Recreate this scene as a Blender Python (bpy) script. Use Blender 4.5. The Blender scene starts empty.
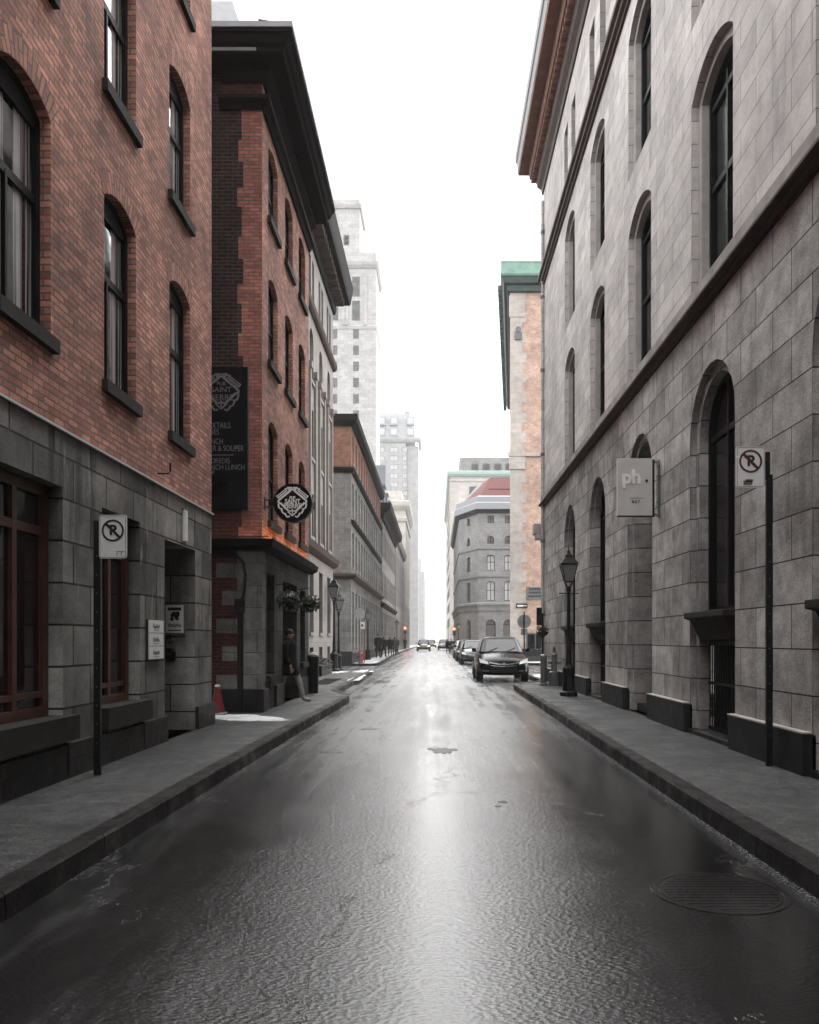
import bpy, bmesh, math, random
from mathutils import Vector, Matrix
from mathutils.geometry import tessellate_polygon
random.seed(7)
PI = math.pi
sc = bpy.context.scene
COL = sc.collection
CAM_H = 1.6

# ------------------------------------------------------------------ mesh builder
class MB:
    def __init__(s):
        s.v = []; s.f = []; s.m = []; s.uv = {}
    def poly(s, pts, slot=0, uv=None):
        i = len(s.v); s.v += [tuple(p) for p in pts]
        if uv: s.uv[len(s.f)] = uv
        s.f.append(tuple(range(i, i + len(pts)))); s.m.append(slot)
    def box(s, x0, x1, y0, y1, z0, z1, slot=0):
        i = len(s.v)
        s.v += [(x0,y0,z0),(x1,y0,z0),(x1,y1,z0),(x0,y1,z0),(x0,y0,z1),(x1,y0,z1),(x1,y1,z1),(x0,y1,z1)]
        for q in ((0,3,2,1),(4,5,6,7),(0,1,5,4),(1,2,6,5),(2,3,7,6),(3,0,4,7)):
            s.f.append(tuple(i+k for k in q)); s.m.append(slot)
    def prism(s, plan, z0, z1, slot=0):
        n = len(plan); i = len(s.v)
        s.v += [(x,y,z0) for x,y in plan] + [(x,y,z1) for x,y in plan]
        s.f.append(tuple(i+k for k in reversed(range(n)))); s.m.append(slot)
        s.f.append(tuple(i+n+k for k in range(n))); s.m.append(slot)
        for k in range(n):
            l = (k+1) % n
            s.f.append((i+k, i+l, i+n+l, i+n+k)); s.m.append(slot)
    def loft(s, rings, slot=0, caps=True):
        i = len(s.v); n = len(rings[0])
        for r in rings: s.v += [tuple(p) for p in r]
        for a in range(len(rings)-1):
            for k in range(n):
                l = (k+1) % n
                s.f.append((i+a*n+k, i+a*n+l, i+(a+1)*n+l, i+(a+1)*n+k)); s.m.append(slot)
        if caps:
            s.f.append(tuple(i+k for k in reversed(range(n)))); s.m.append(slot)
            b = i+(len(rings)-1)*n
            s.f.append(tuple(b+k for k in range(n))); s.m.append(slot)
    def tube(s, pts, r, n=8, slot=0):
        pts = [Vector(p) for p in pts]
        rs = r if isinstance(r, (list, tuple)) else [r]*len(pts)
        rings = []
        for k, p in enumerate(pts):
            d = (pts[min(k+1, len(pts)-1)] - pts[max(k-1, 0)]).normalized()
            a = Vector((0,0,1)) if abs(d.z) < .9 else Vector((1,0,0))
            u = d.cross(a).normalized(); w = d.cross(u)
            rings.append([p + rs[k]*(math.cos(2*PI*j/n)*u + math.sin(2*PI*j/n)*w) for j in range(n)])
        s.loft(rings, slot)
    def lathe(s, cx, cy, prof, n=12, slot=0, rot=0):
        s.loft([[(cx+r*math.cos(2*PI*j/n+rot), cy+r*math.sin(2*PI*j/n+rot), z) for j in range(n)] for r, z in prof], slot)
    def disc(s, c, nrm, r, thick, n=24, slot=0):
        c = Vector(c); nrm = Vector(nrm).normalized()
        s.tube([c, c+nrm*thick], r, n, slot)
    def ball(s, c, r, n=10, slot=0, sq=(1,1,1)):
        c = Vector(c); m = max(4, n//2)
        rings = []
        for a in range(1, m):
            t = PI*a/m
            rings.append([(c.x+sq[0]*r*math.sin(t)*math.cos(2*PI*j/n), c.y+sq[1]*r*math.sin(t)*math.sin(2*PI*j/n), c.z-sq[2]*r*math.cos(t)) for j in range(n)])
        s.loft(rings, slot)

def mesh_of(mb, name, mats, inv=None, recalc=True, smooth=False):
    me = bpy.data.meshes.new(name)
    me.from_pydata(mb.v, [], mb.f)
    for m in (mats if isinstance(mats, (list, tuple)) else [mats]): me.materials.append(m)
    me.polygons.foreach_set('material_index', mb.m)
    me.update()
    if recalc:
        bm = bmesh.new(); bm.from_mesh(me)
        bmesh.ops.recalc_face_normals(bm, faces=bm.faces)
        bm.to_mesh(me); bm.free()
    uvl = me.uv_layers.new(name='UVMap').data
    for p in me.polygons:
        cu = mb.uv.get(p.index)
        n = p.normal; ax, ay, az = abs(n.x), abs(n.y), abs(n.z)
        for k, li in enumerate(p.loop_indices):
            co = me.vertices[me.loops[li].vertex_index].co
            if cu: uvl[li].uv = cu[k]
            elif az > .75: uvl[li].uv = (co.x, co.y)
            elif ax > ay: uvl[li].uv = (co.y, co.z)
            else: uvl[li].uv = (co.x, co.z)
    if smooth:
        for p in me.polygons: p.use_smooth = True
    if inv is not None: me.transform(inv)
    return me

WM = {}
def _link(o, parent, M):
    COL.objects.link(o)
    if parent is not None:
        o.parent = parent
        o.matrix_basis = WM[parent.name].inverted() @ M
    else:
        o.matrix_basis = M
    WM[o.name] = M.copy()
    return o
def tag(o, label, cat, group=None, kind=None):
    if label: o['label'] = label
    if cat: o['category'] = cat
    if group: o['group'] = group
    if kind: o['kind'] = kind
    return o
def thing(name, label, cat, loc=(0,0,0), rz=0, group=None):
    o = bpy.data.objects.new(name, None); o.empty_display_size = .2
    _link(o, None, Matrix.Translation(loc) @ Matrix.Rotation(rz, 4, 'Z'))
    return tag(o, label, cat, group)
def part(name, mb, mats, parent=None, local=False, M=None, recalc=True, smooth=False, bevel=0, subsurf=0):
    """mb in world coordinates, or in the parent's own when local"""
    PM = WM[parent.name] if parent is not None else Matrix.Identity(4)
    me = mesh_of(mb, name, mats, None if local or parent is None else PM.inverted(), recalc, smooth)
    o = bpy.data.objects.new(name, me)
    _link(o, parent, PM if M is None else M)
    if bevel:
        b = o.modifiers.new('Bevel', 'BEVEL'); b.width = bevel; b.segments = 2; b.limit_method = 'ANGLE'
    if subsurf:
        s_ = o.modifiers.new('Sub', 'SUBSURF'); s_.levels = s_.render_levels = subsurf
    return o
def place(name, me, parent, M):
    return _link(bpy.data.objects.new(name, me), parent, M)
def structure(name, mb, mats, kind='structure', **k):
    o = part(name, mb, mats, None, **k); o['kind'] = kind; return o
def copy_thing(root, M, label=None, group=None):
    c = root.copy(); COL.objects.link(c); c.matrix_basis = M; WM[c.name] = M.copy()
    if label: c['label'] = label
    if group: c['group'] = group
    for ch in list(root.children):
        d = ch.copy(); COL.objects.link(d); d.parent = c
        for g in list(ch.children):
            e = g.copy(); COL.objects.link(e); e.parent = d
    return c
def text_part(txt, size, loc, theta, mat, parent, ext=.002, align='CENTER', name='lettering', sx=1.0, spacing=1.0, tilt=0, off=0):
    cu = bpy.data.curves.new(name, 'FONT'); cu.body = txt; cu.size = size
    cu.extrude = ext; cu.align_x = align; cu.align_y = 'CENTER'; cu.space_character = spacing; cu.offset = off
    tmp = bpy.data.objects.new('tmp', cu); COL.objects.link(tmp)
    dg = bpy.context.evaluated_depsgraph_get()
    me = bpy.data.meshes.new_from_object(tmp.evaluated_get(dg)); me.name = name
    bpy.data.objects.remove(tmp)
    me.materials.clear(); me.materials.append(mat)
    M = Matrix.Translation(loc) @ Matrix.Rotation(theta, 4, 'Z') @ Matrix.Rotation(PI/2, 4, 'X') @ Matrix.Rotation(tilt, 4, 'Z') @ Matrix.Diagonal((sx,1,1,1))
    me.transform(WM[parent.name].inverted() @ M)
    return place(name, me, parent, WM[parent.name])

# ------------------------------------------------------------------ materials
class NT:
    def __init__(s, name):
        s.mat = bpy.data.materials.new(name); s.mat.use_nodes = True
        s.t = s.mat.node_tree; s.b = s.t.nodes['Principled BSDF']
    def n(s, kind, **kw):
        nd = s.t.nodes.new(kind)
        for k, v in kw.items():
            if k in nd.inputs: s.set(nd.inputs[k], v)
            else: setattr(nd, k, v)
        return nd
    def set(s, sock, v):
        if hasattr(v, 'is_output') or isinstance(v, bpy.types.NodeSocket): s.t.links.new(v, sock)
        else: sock.default_value = v
    def uv(s): return s.n('ShaderNodeTexCoord').outputs['UV']
    def obj(s): return s.n('ShaderNodeTexCoord').outputs['Object']
    def scale(s, vec, sx, sy, sz=1.0):
        m = s.n('ShaderNodeMapping'); s.set(m.inputs['Vector'], vec); m.inputs['Scale'].default_value = (sx,sy,sz); return m.outputs[0]
    def noise(s, vec, sc_, det=4, rough=.55, dist=0.0):
        m = s.n('ShaderNodeTexNoise'); s.set(m.inputs['Vector'], vec)
        m.inputs['Scale'].default_value = sc_; m.inputs['Detail'].default_value = det
        m.inputs['Roughness'].default_value = rough; m.inputs['Distortion'].default_value = dist
        return m.outputs[0]
    def ramp(s, fac, lo, hi, a=0.0, b=1.0):
        m = s.n('ShaderNodeMapRange'); m.clamp = True
        s.set(m.inputs[0], fac); m.inputs[1].default_value = lo; m.inputs[2].default_value = hi
        m.inputs[3].default_value = a; m.inputs[4].default_value = b; return m.outputs[0]
    def math(s, op, a, b=0.0):
        m = s.n('ShaderNodeMath'); m.operation = op; s.set(m.inputs[0], a); s.set(m.inputs[1], b); return m.outputs[0]
    def mix(s, fac, a, b, mode='MIX'):
        m = s.n('ShaderNodeMix'); m.data_type = 'RGBA'; m.blend_type = mode
        s.set(m.inputs[0], fac)
        s.set(m.inputs[6], a if not isinstance(a, tuple) else (*a, 1)); s.set(m.inputs[7], b if not isinstance(b, tuple) else (*b, 1))
        return m.outputs[2]
    def grey(s, f):
        m = s.n('ShaderNodeCombineColor'); 
        for k in range(3): s.set(m.inputs[k], f)
        return m.outputs[0]
    def bump(s, h, strength=.5, dist=.01, nrm=None):
        m = s.n('ShaderNodeBump'); m.inputs['Strength'].default_value = strength; m.inputs['Distance'].default_value = dist
        s.set(m.inputs['Height'], h)
        if nrm is not None: s.set(m.inputs['Normal'], nrm)
        return m.outputs[0]
    def out(s, color=None, rough=None, normal=None, metal=None, spec=None):
        if color is not None: s.set(s.b.inputs['Base Color'], color if not isinstance(color, tuple) else (*color, 1))
        if rough is not None: s.set(s.b.inputs['Roughness'], rough)
        if normal is not None: s.set(s.b.inputs['Normal'], normal)
        if metal is not None: s.b.inputs['Metallic'].default_value = metal
        if spec is not None: s.b.inputs['Specular IOR Level'].default_value = spec
        return s.mat

def masonry(name, c1, c2, mortar, bw, bh, ms, rough=.85, bump=.6, bd=.008, patch=(.7,1.2), streak=0.0, streakc=(.02,.02,.02), fine=.25, wear=0.0, wearc=(.4,.4,.38), spec=.25):
    t = NT(name); uv = t.uv()
    wob = t.noise(uv, 3.0, 2)
    br = t.n('ShaderNodeTexBrick'); t.set(br.inputs['Vector'], uv)
    br.inputs['Color1'].default_value = (*c1,1); br.inputs['Color2'].default_value = (*c2,1); br.inputs['Mortar'].default_value = (*mortar,1)
    br.inputs['Scale'].default_value = 1; br.inputs['Mortar Size'].default_value = ms; br.inputs['Mortar Smooth'].default_value = .15
    br.inputs['Bias'].default_value = 0; br.inputs['Brick Width'].default_value = bw; br.inputs['Row Height'].default_value = bh
    big = t.ramp(t.noise(uv, .45, 5, .6), .36, .64, *patch)
    mid = t.ramp(t.noise(uv, 2.6, 6, .7), .36, .64, 1-fine, 1+fine)
    fin = t.ramp(t.noise(uv, 38, 4, .75), .36, .64, 1-fine*.7, 1+fine*.7)
    f = t.math('MULTIPLY', t.math('MULTIPLY', big, mid), fin)
    c = t.mix(1.0, br.outputs['Color'], t.grey(f), 'MULTIPLY')
    if streak:
        st = t.ramp(t.noise(t.scale(uv, 5.0, .35), 1.0, 5, .65, .3), .50, .66, 0, 1)
        gate = t.ramp(t.noise(uv, .8, 3), .42, .6, 0, 1)
        c = t.mix(t.math('MULTIPLY', t.math('MULTIPLY', st, gate), streak), c, streakc)
    if wear:
        wn = t.ramp(t.noise(t.scale(uv, 3.2, .8), 1.4, 6, .7, .5), .6, .7, 0, 1)
        c = t.mix(t.math('MULTIPLY', wn, wear), c, wearc)
    h = t.math('ADD', t.math('MULTIPLY', t.math('SUBTRACT', 1.0, br.outputs['Fac']), 1.0), t.math('MULTIPLY', t.noise(uv, 26, 5, .65), .45))
    r = t.ramp(t.noise(uv, 5, 4), .3, .7, rough-.1, min(1, rough+.08))
    return t.out(c, r, t.bump(h, bump, bd), spec=spec)
def plain(name, c, rough=.5, metal=0, var=.2, sc_=6, bump=0.0, spec=.5):
    t = NT(name); o = t.obj()
    f = t.ramp(t.noise(o, sc_, 5, .6), .3, .7, 1-var, 1+var)
    nb = t.bump(t.noise(o, sc_*8, 4), bump, .004) if bump else None
    return t.out(t.mix(1.0, c, t.grey(f), 'MULTIPLY'), t.ramp(t.noise(o, sc_*2, 4), .3, .7, max(.02, rough-.08), min(1, rough+.08)), nb, metal, spec)
def glow(name, c, s):
    t = NT(name); t.b.inputs['Emission Color'].default_value = (*c,1); t.b.inputs['Emission Strength'].default_value = s
    return t.out(c, .4)
def glass(name, c=(.008,.009,.011), rough=.05, wob=.06):
    t = NT(name); o = t.obj()
    return t.out(c, rough, t.bump(t.noise(o, 1.8, 2), wob, .05), spec=.6)

M = {}
M['brick1'] = masonry('red_brick', (.60,.275,.197), (.295,.126,.093), (.15,.125,.112), .215, .072, .010, patch=(.68,1.22), streak=.35, streakc=(.06,.035,.03))
M['brick2'] = masonry('old_red_brick', (.42,.155,.115), (.25,.088,.064), (.13,.1,.09), .215, .072, .012, patch=(.7,1.2), streak=.2)
M['brickdark'] = masonry('painted_dark_brick', (.026,.014,.0115), (.010,.0065,.006), (.075,.05,.042), .215, .075, .007, patch=(.6,1.5), wear=.5, wearc=(.06,.04,.036))
M['brickwine'] = masonry('wine_brick', (.075,.018,.017), (.05,.012,.012), (.06,.045,.042), .215, .075, .010, patch=(.7,1.3))
M['brickpale'] = masonry('pale_orange_brick', (.52,.335,.25), (.42,.24,.175), (.42,.36,.31), .215, .075, .012, patch=(.8,1.15), fine=.2)
M['brickfar'] = masonry('orange_brick', (.24,.10,.06), (.17,.07,.045), (.15,.11,.09), .3, .09, .012, patch=(.75,1.2))
M['stoneL'] = masonry('dark_grey_ashlar', (.27,.26,.245), (.085,.081,.077), (.006,.006,.006), .86, .44, .012, rough=.75, bump=.9, bd=.016, patch=(.45,1.4), streak=.95, streakc=(.006,.006,.006), wear=.6, wearc=(.36,.35,.335))
M['plinthL'] = masonry('wet_plinth_stone', (.017,.0165,.016), (.009,.009,.009), (.006,.006,.006), .9, .34, .010, rough=.55, bump=1, bd=.02, patch=(.5,1.4), streak=.5, wear=.5, wearc=(.13,.125,.12))
M['stoneR'] = masonry('grey_ashlar', (.51,.48,.462), (.375,.35,.338), (.18,.168,.16), 1.0, .36, .008, bump=.6, bd=.01, patch=(.80,1.14), streak=.4, streakc=(.13,.115,.108), fine=.14)
M['stoneRlow'] = masonry('rough_grey_ashlar', (.42,.398,.383), (.235,.222,.213), (.035,.033,.032), 1.0, .50, .009, rough=.85, bump=1.0, bd=.02, patch=(.74,1.16), streak=.5, streakc=(.05,.047,.045), fine=.3, wear=.25, wearc=(.24,.225,.215), spec=.12)
M['plinthR'] = masonry('black_wet_plinth', (.011,.0105,.0105), (.006,.006,.006), (.005,.005,.005), 1.4, .9, .008, rough=.5, bump=.8, bd=.015, patch=(.5,1.5), wear=.35, wearc=(.12,.12,.12))
M['stone3'] = masonry('smooth_beige_stone', (.25,.23,.212), (.22,.2,.186), (.15,.14,.13), 1.2, .5, .005, bump=.3, patch=(.85,1.1), streak=.3, streakc=(.11,.1,.095), fine=.12)
M['stone4'] = masonry('grey_rubble_stone', (.20,.19,.18), (.15,.143,.136), (.10,.095,.09), .8, .35, .01, bump=.5, patch=(.8,1.2), streak=.25)
M['stonered'] = masonry('mid_grey_stone', (.235,.23,.225), (.195,.19,.187), (.13,.13,.13), .9, .4, .01, bump=.4, patch=(.85,1.15), fine=.15)
M['stonecream'] = masonry('cream_stone', (.5,.46,.42), (.44,.41,.375), (.3,.28,.26), 1.6, .7, .012, bump=.2, patch=(.9,1.08), fine=.1)
M['stonepale'] = masonry('pale_tower_stone', (.44,.425,.415), (.36,.35,.34), (.29,.28,.27), 1.5, .75, .02, bump=.2, patch=(.88,1.1), fine=.14)
M['stonegrey'] = masonry('grey_tower_stone', (.34,.33,.325), (.28,.275,.27), (.22,.22,.22), 1.5, .8, .02, bump=.2, patch=(.9,1.1))
M['quoin'] = masonry('grey_quoin_stone', (.17,.165,.158), (.12,.117,.112), (.03,.03,.03), .9, .45, .006, bump=.8, bd=.012, patch=(.6,1.3), streak=.5, streakc=(.03,.03,.03), fine=.35)
M['shopstone'] = masonry('dark_shopfront_stone', (.055,.052,.049), (.022,.021,.02), (.008,.008,.008), .9, .45, .008, bump=.8, bd=.012, patch=(.6,1.4), streak=.6, streakc=(.008,.008,.008), fine=.35)  # darker, streaked stone for the street front than at the pub corner
M['palequoin'] = masonry('pale_grey_quoin', (.45,.405,.365), (.40,.36,.325), (.3,.27,.245), 1.2, .7, .008, bump=.3, patch=(.85,1.1), fine=.12)
M['trim'] = plain('pale_stone_trim', (.36,.335,.32), .85, var=.18, sc_=4, bump=.2, spec=.2)
M['brownsill'] = plain('stained_brown_ledge', (.24,.215,.203), .8, var=.35, sc_=3, bump=.3, spec=.2)
M['dark'] = plain('black_painted_metal', (.004,.004,.0045), .5, var=.3, spec=.25)
M['soot'] = plain('sooty_black_cornice', (.006,.0052,.005), .8, var=.4, sc_=5, bump=.2, spec=.1)
M['sill'] = plain('dark_stone_sill', (.026,.0245,.023), .8, var=.35, sc_=8, bump=.4, spec=.15)
M['rust'] = plain('rust_brown_cornice', (.17,.085,.062), .75, var=.3, sc_=4, spec=.2)
M['darkbrown'] = plain('dark_brown_cornice', (.055,.036,.030), .75, var=.3, sc_=4, spec=.2)
M['lead'] = plain('grey_lead_sheet', (.21,.215,.225), .6, var=.15)
M['zinc'] = plain('pale_zinc_sheet', (.25,.26,.27), .65, var=.12)
M['copper'] = plain('green_copper', (.17,.30,.24), .65, var=.25, sc_=2)
M['coppershade'] = plain('shaded_green_copper', (.035,.06,.055), .7, var=.3, sc_=3)  # darkened copper: shadow below the green band put into the colour
M['redroof'] = plain('red_sheet_roof', (.10,.028,.025), .85, var=.15, sc_=1)
M['paleslate'] = plain('pale_grey_slate', (.30,.305,.315), .7, var=.15, sc_=1)
M['slate'] = plain('grey_slate', (.14,.145,.155), .7, var=.2, sc_=1)
M['wood'] = plain('dark_red_varnished_wood', (.060,.019,.008), .4, var=.5, sc_=5)
M['darkwood'] = plain('near_black_red_wood', (.024,.008,.006), .4, var=.4, sc_=5)
M['frameblack'] = plain('black_window_frame', (.003,.003,.0033), .55, var=.2, spec=.15)
M['framewhite'] = plain('weathered_pale_sash', (.30,.30,.30), .5, var=.15)
M['framegrey'] = plain('grey_window_frame', (.10,.10,.105), .5, var=.15)
M['glass'] = glass('dark_window_glass')
M['glassblack'] = glass('unlit_black_glass', (.004,.0045,.005), .12, .03); M['glassblack'].node_tree.nodes['Principled BSDF'].inputs['Specular IOR Level'].default_value = .22
M['glassred'] = glass('dark_restaurant_glass', (.012,.006,.006), .04, .05)
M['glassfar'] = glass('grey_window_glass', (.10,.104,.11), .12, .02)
def curtain_sky_streaks():  # pale streaks painted into the pane: curtains together with sky reflection
    t = NT('curtain_sky_streak_glass'); o = t.obj()
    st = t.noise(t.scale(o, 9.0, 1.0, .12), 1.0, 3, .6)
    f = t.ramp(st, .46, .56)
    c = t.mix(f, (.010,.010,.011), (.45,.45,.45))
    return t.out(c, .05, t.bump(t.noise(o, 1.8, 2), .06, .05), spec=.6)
M['glasscurtainsky'] = curtain_sky_streaks()
M['glasspale'] = plain('frosted_sky_pane', (.42,.43,.44), .5, var=.1)  # painted pale: frosted panes, and sky reflection on the red-roofed front
M['white'] = plain('white_sign_paint', (.72,.72,.70), .45, var=.06, sc_=10)
M['offwhite'] = plain('greyish_sign_panel', (.50,.48,.465), .45, var=.08, sc_=3)
M['offback'] = plain('bare_sign_back', (.30,.30,.30), .5, metal=.3, var=.1)
M['black'] = plain('black_ink', (.008,.008,.008), .5, var=.1)
M['redink'] = plain('faded_dark_red_ink', (.07,.012,.016), .5, var=.25, sc_=12)
M['chalk'] = plain('faded_grey_lettering', (.17,.17,.17), .7, var=.4, sc_=30)
M['bright'] = plain('bright_white_enamel', (.86,.86,.85), .4, var=.04)
M['poster'] = plain('matt_black_banner', (.004,.004,.005), .8, var=.3, spec=.1)
M['conered'] = plain('dull_red_plastic', (.13,.010,.014), .5, var=.15)
M['red'] = plain('red_enamel', (.17,.012,.010), .4, var=.15)
M['grey'] = plain('grey_metal', (.11,.11,.11), .5, var=.2)
M['steel'] = plain('dull_galvanised_steel', (.2,.2,.2), .45, metal=.5, var=.2)
M['iron'] = plain('wet_cast_iron', (.005,.005,.005), .5, var=.4, sc_=12, bump=.3, spec=.25)
M['wetiron'] = plain('water_filmed_iron', (.004,.004,.004), .14, var=.4, sc_=6, bump=.15, spec=.5)
M['carblack'] = plain('black_car_paint', (.004,.004,.005), .22, var=.1, spec=.10)
M['cargrey'] = plain('dark_grey_car_paint', (.012,.0125,.0135), .2, var=.1, spec=.25)
M['carsilver'] = plain('silver_car_paint', (.30,.31,.32), .2, metal=.4, var=.1)
M['carglass'] = glass('car_glass', (.012,.014,.015), .06, 0.0); M['carglass'].node_tree.nodes['Principled BSDF'].inputs['Specular IOR Level'].default_value = .2
M['palecopper'] = plain('pale_weathered_copper', (.30,.40,.36), .7, var=.1)
M['chrome'] = plain('chrome', (.35,.36,.37), .3, metal=1, var=.05)
M['lens'] = plain('headlamp_lens', (.30,.31,.32), .12, var=.1)
M['rubber'] = plain('tyre_rubber', (.010,.010,.010), .75, var=.2)
M['coat'] = plain('black_wool_coat', (.007,.007,.008), .9, var=.2, sc_=20, spec=.2)
M['coatbrown'] = plain('dark_brown_coat', (.03,.022,.018), .9, var=.2, sc_=20, spec=.2)
M['coatgrey'] = plain('grey_coat', (.07,.068,.066), .9, var=.2, sc_=20, spec=.2)
M['trousers'] = plain('light_grey_trousers', (.26,.25,.24), .85, var=.25, sc_=14, spec=.2)
M['jeans'] = plain('dark_trousers', (.018,.019,.024), .85, var=.2, sc_=14, spec=.2)
M['skin'] = plain('skin', (.36,.21,.15), .6, var=.1)
M['shoe'] = plain('grey_shoe', (.2,.195,.19), .6, var=.1)
M['hair'] = plain('dark_hair', (.012,.009,.008), .7, var=.2)
M['leaf'] = plain('dark_winter_foliage', (.018,.024,.016), .7, var=.4, sc_=30)
M['amber'] = glow('warm_ledge_strip', (1,.42,.12), .45)
M['headlight'] = glow('lit_headlamp', (1,.72,.42), 60)
M['signalred'] = glow('lit_red_signal', (1,.16,.07), 14)
M['lampglass'] = plain('frosted_lantern_glass', (.20,.20,.195), .2, var=.1)

def snowmat():
    t = NT('old_snow'); o = t.obj()
    c = t.mix(t.ramp(t.noise(o, 3.0, 6, .65), .45, .68), (.86,.87,.88), (.42,.42,.42))
    return t.out(c, .75, t.bump(t.noise(o, 14, 5), .6, .03), spec=.2)
M['snow'] = snowmat()
M['slushline'] = plain('grey_gritty_slush', (.07,.07,.07), .8, var=.6, sc_=25, bump=.5, spec=.2)
def slushwalk():
    t = NT('snow_dusted_pavement'); o = t.obj()
    f = t.ramp(t.noise(o, 1.1, 6, .65, .4), .36, .56)
    c = t.mix(f, (.09,.09,.09), (.62,.63,.64))
    return t.out(c, t.ramp(f, 0, 1, .5, .8), t.bump(t.noise(o, 12, 4), .4, .01), spec=.3)
M['snowwalk'] = slushwalk()
def walkmat():
    t = NT('wet_concrete_pavement'); o = t.obj()
    c = t.mix(t.ramp(t.noise(o, .9, 6, .65, .3), .3, .7), (.007,.007,.007), (.040,.0395,.039))
    spk = t.ramp(t.noise(o, 40, 4, .8), .40, .60, .1, 2.3)
    c = t.mix(1.0, c, t.grey(spk), 'MULTIPLY')
    salt = t.ramp(t.noise(o, 45, 2, .5), .66, .70)
    salt = t.math('MULTIPLY', salt, t.ramp(t.noise(o, 1.7, 3), .45, .65))
    c = t.mix(t.math('MULTIPLY', salt, .7), c, (.4,.4,.4))
    br = t.n('ShaderNodeTexBrick'); t.set(br.inputs['Vector'], o)
    br.inputs['Scale'].default_value = 1; br.inputs['Brick Width'].default_value = 40.0; br.inputs['Row Height'].default_value = 1.55
    br.inputs['Mortar Size'].default_value = .006; br.offset = 0
    c = t.mix(t.math('MULTIPLY', br.outputs['Fac'], .9), c, (.003,.003,.003))
    c = t.mix(1.0, c, t.grey(t.ramp(t.noise(o, 7, 6, .75), .40, .60, .55, 1.55)), 'MULTIPLY')
    stn = t.ramp(t.noise(o, 2.3, 6, .75, .6), .56, .64)
    c = t.mix(t.math('MULTIPLY', stn, .55), c, (.004,.004,.004))
    r = t.ramp(t.noise(o, 1.6, 5, .6), .35, .65, .42, .72)
    return t.out(c, r, t.bump(t.noise(o, 48, 4, .75), .9, .010), spec=.3)
M['walk'] = walkmat()
def kerbmat():
    t = NT('wet_black_granite_kerb'); o = t.obj(); sep = t.n('ShaderNodeSeparateXYZ'); t.set(sep.inputs[0], o)
    c = t.mix(t.ramp(t.noise(o, 5, 6, .7), .35, .65), (.003,.0028,.0028), (.016,.0145,.014))
    c = t.mix(1.0, c, t.grey(t.ramp(t.noise(o, 60, 3, .7), .38, .62, .5, 1.6)), 'MULTIPLY')
    fr = t.math('FRACT', t.math('MULTIPLY', t.math('ADD', sep.outputs[1], 40.0), 1/1.35))
    jt = t.ramp(fr, 0.0, .010, 1, 0)
    chip = t.ramp(t.noise(o, 7, 6, .75), .60, .66)
    c = t.mix(jt, c, (.001,.001,.001)); c = t.mix(t.math('MULTIPLY', chip, .5), c, (.05,.048,.046))
    h = t.math('SUBTRACT', t.math('MULTIPLY', t.noise(o, 14, 6, .7), 1.0), t.math('ADD', t.math('MULTIPLY', jt, 1.2), t.math('MULTIPLY', chip, .4)))
    return t.out(c, t.ramp(t.noise(o, 3, 4), .35, .65, .35, .7), t.bump(h, .8, .012), spec=.12)
M['kerb'] = kerbmat()
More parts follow.
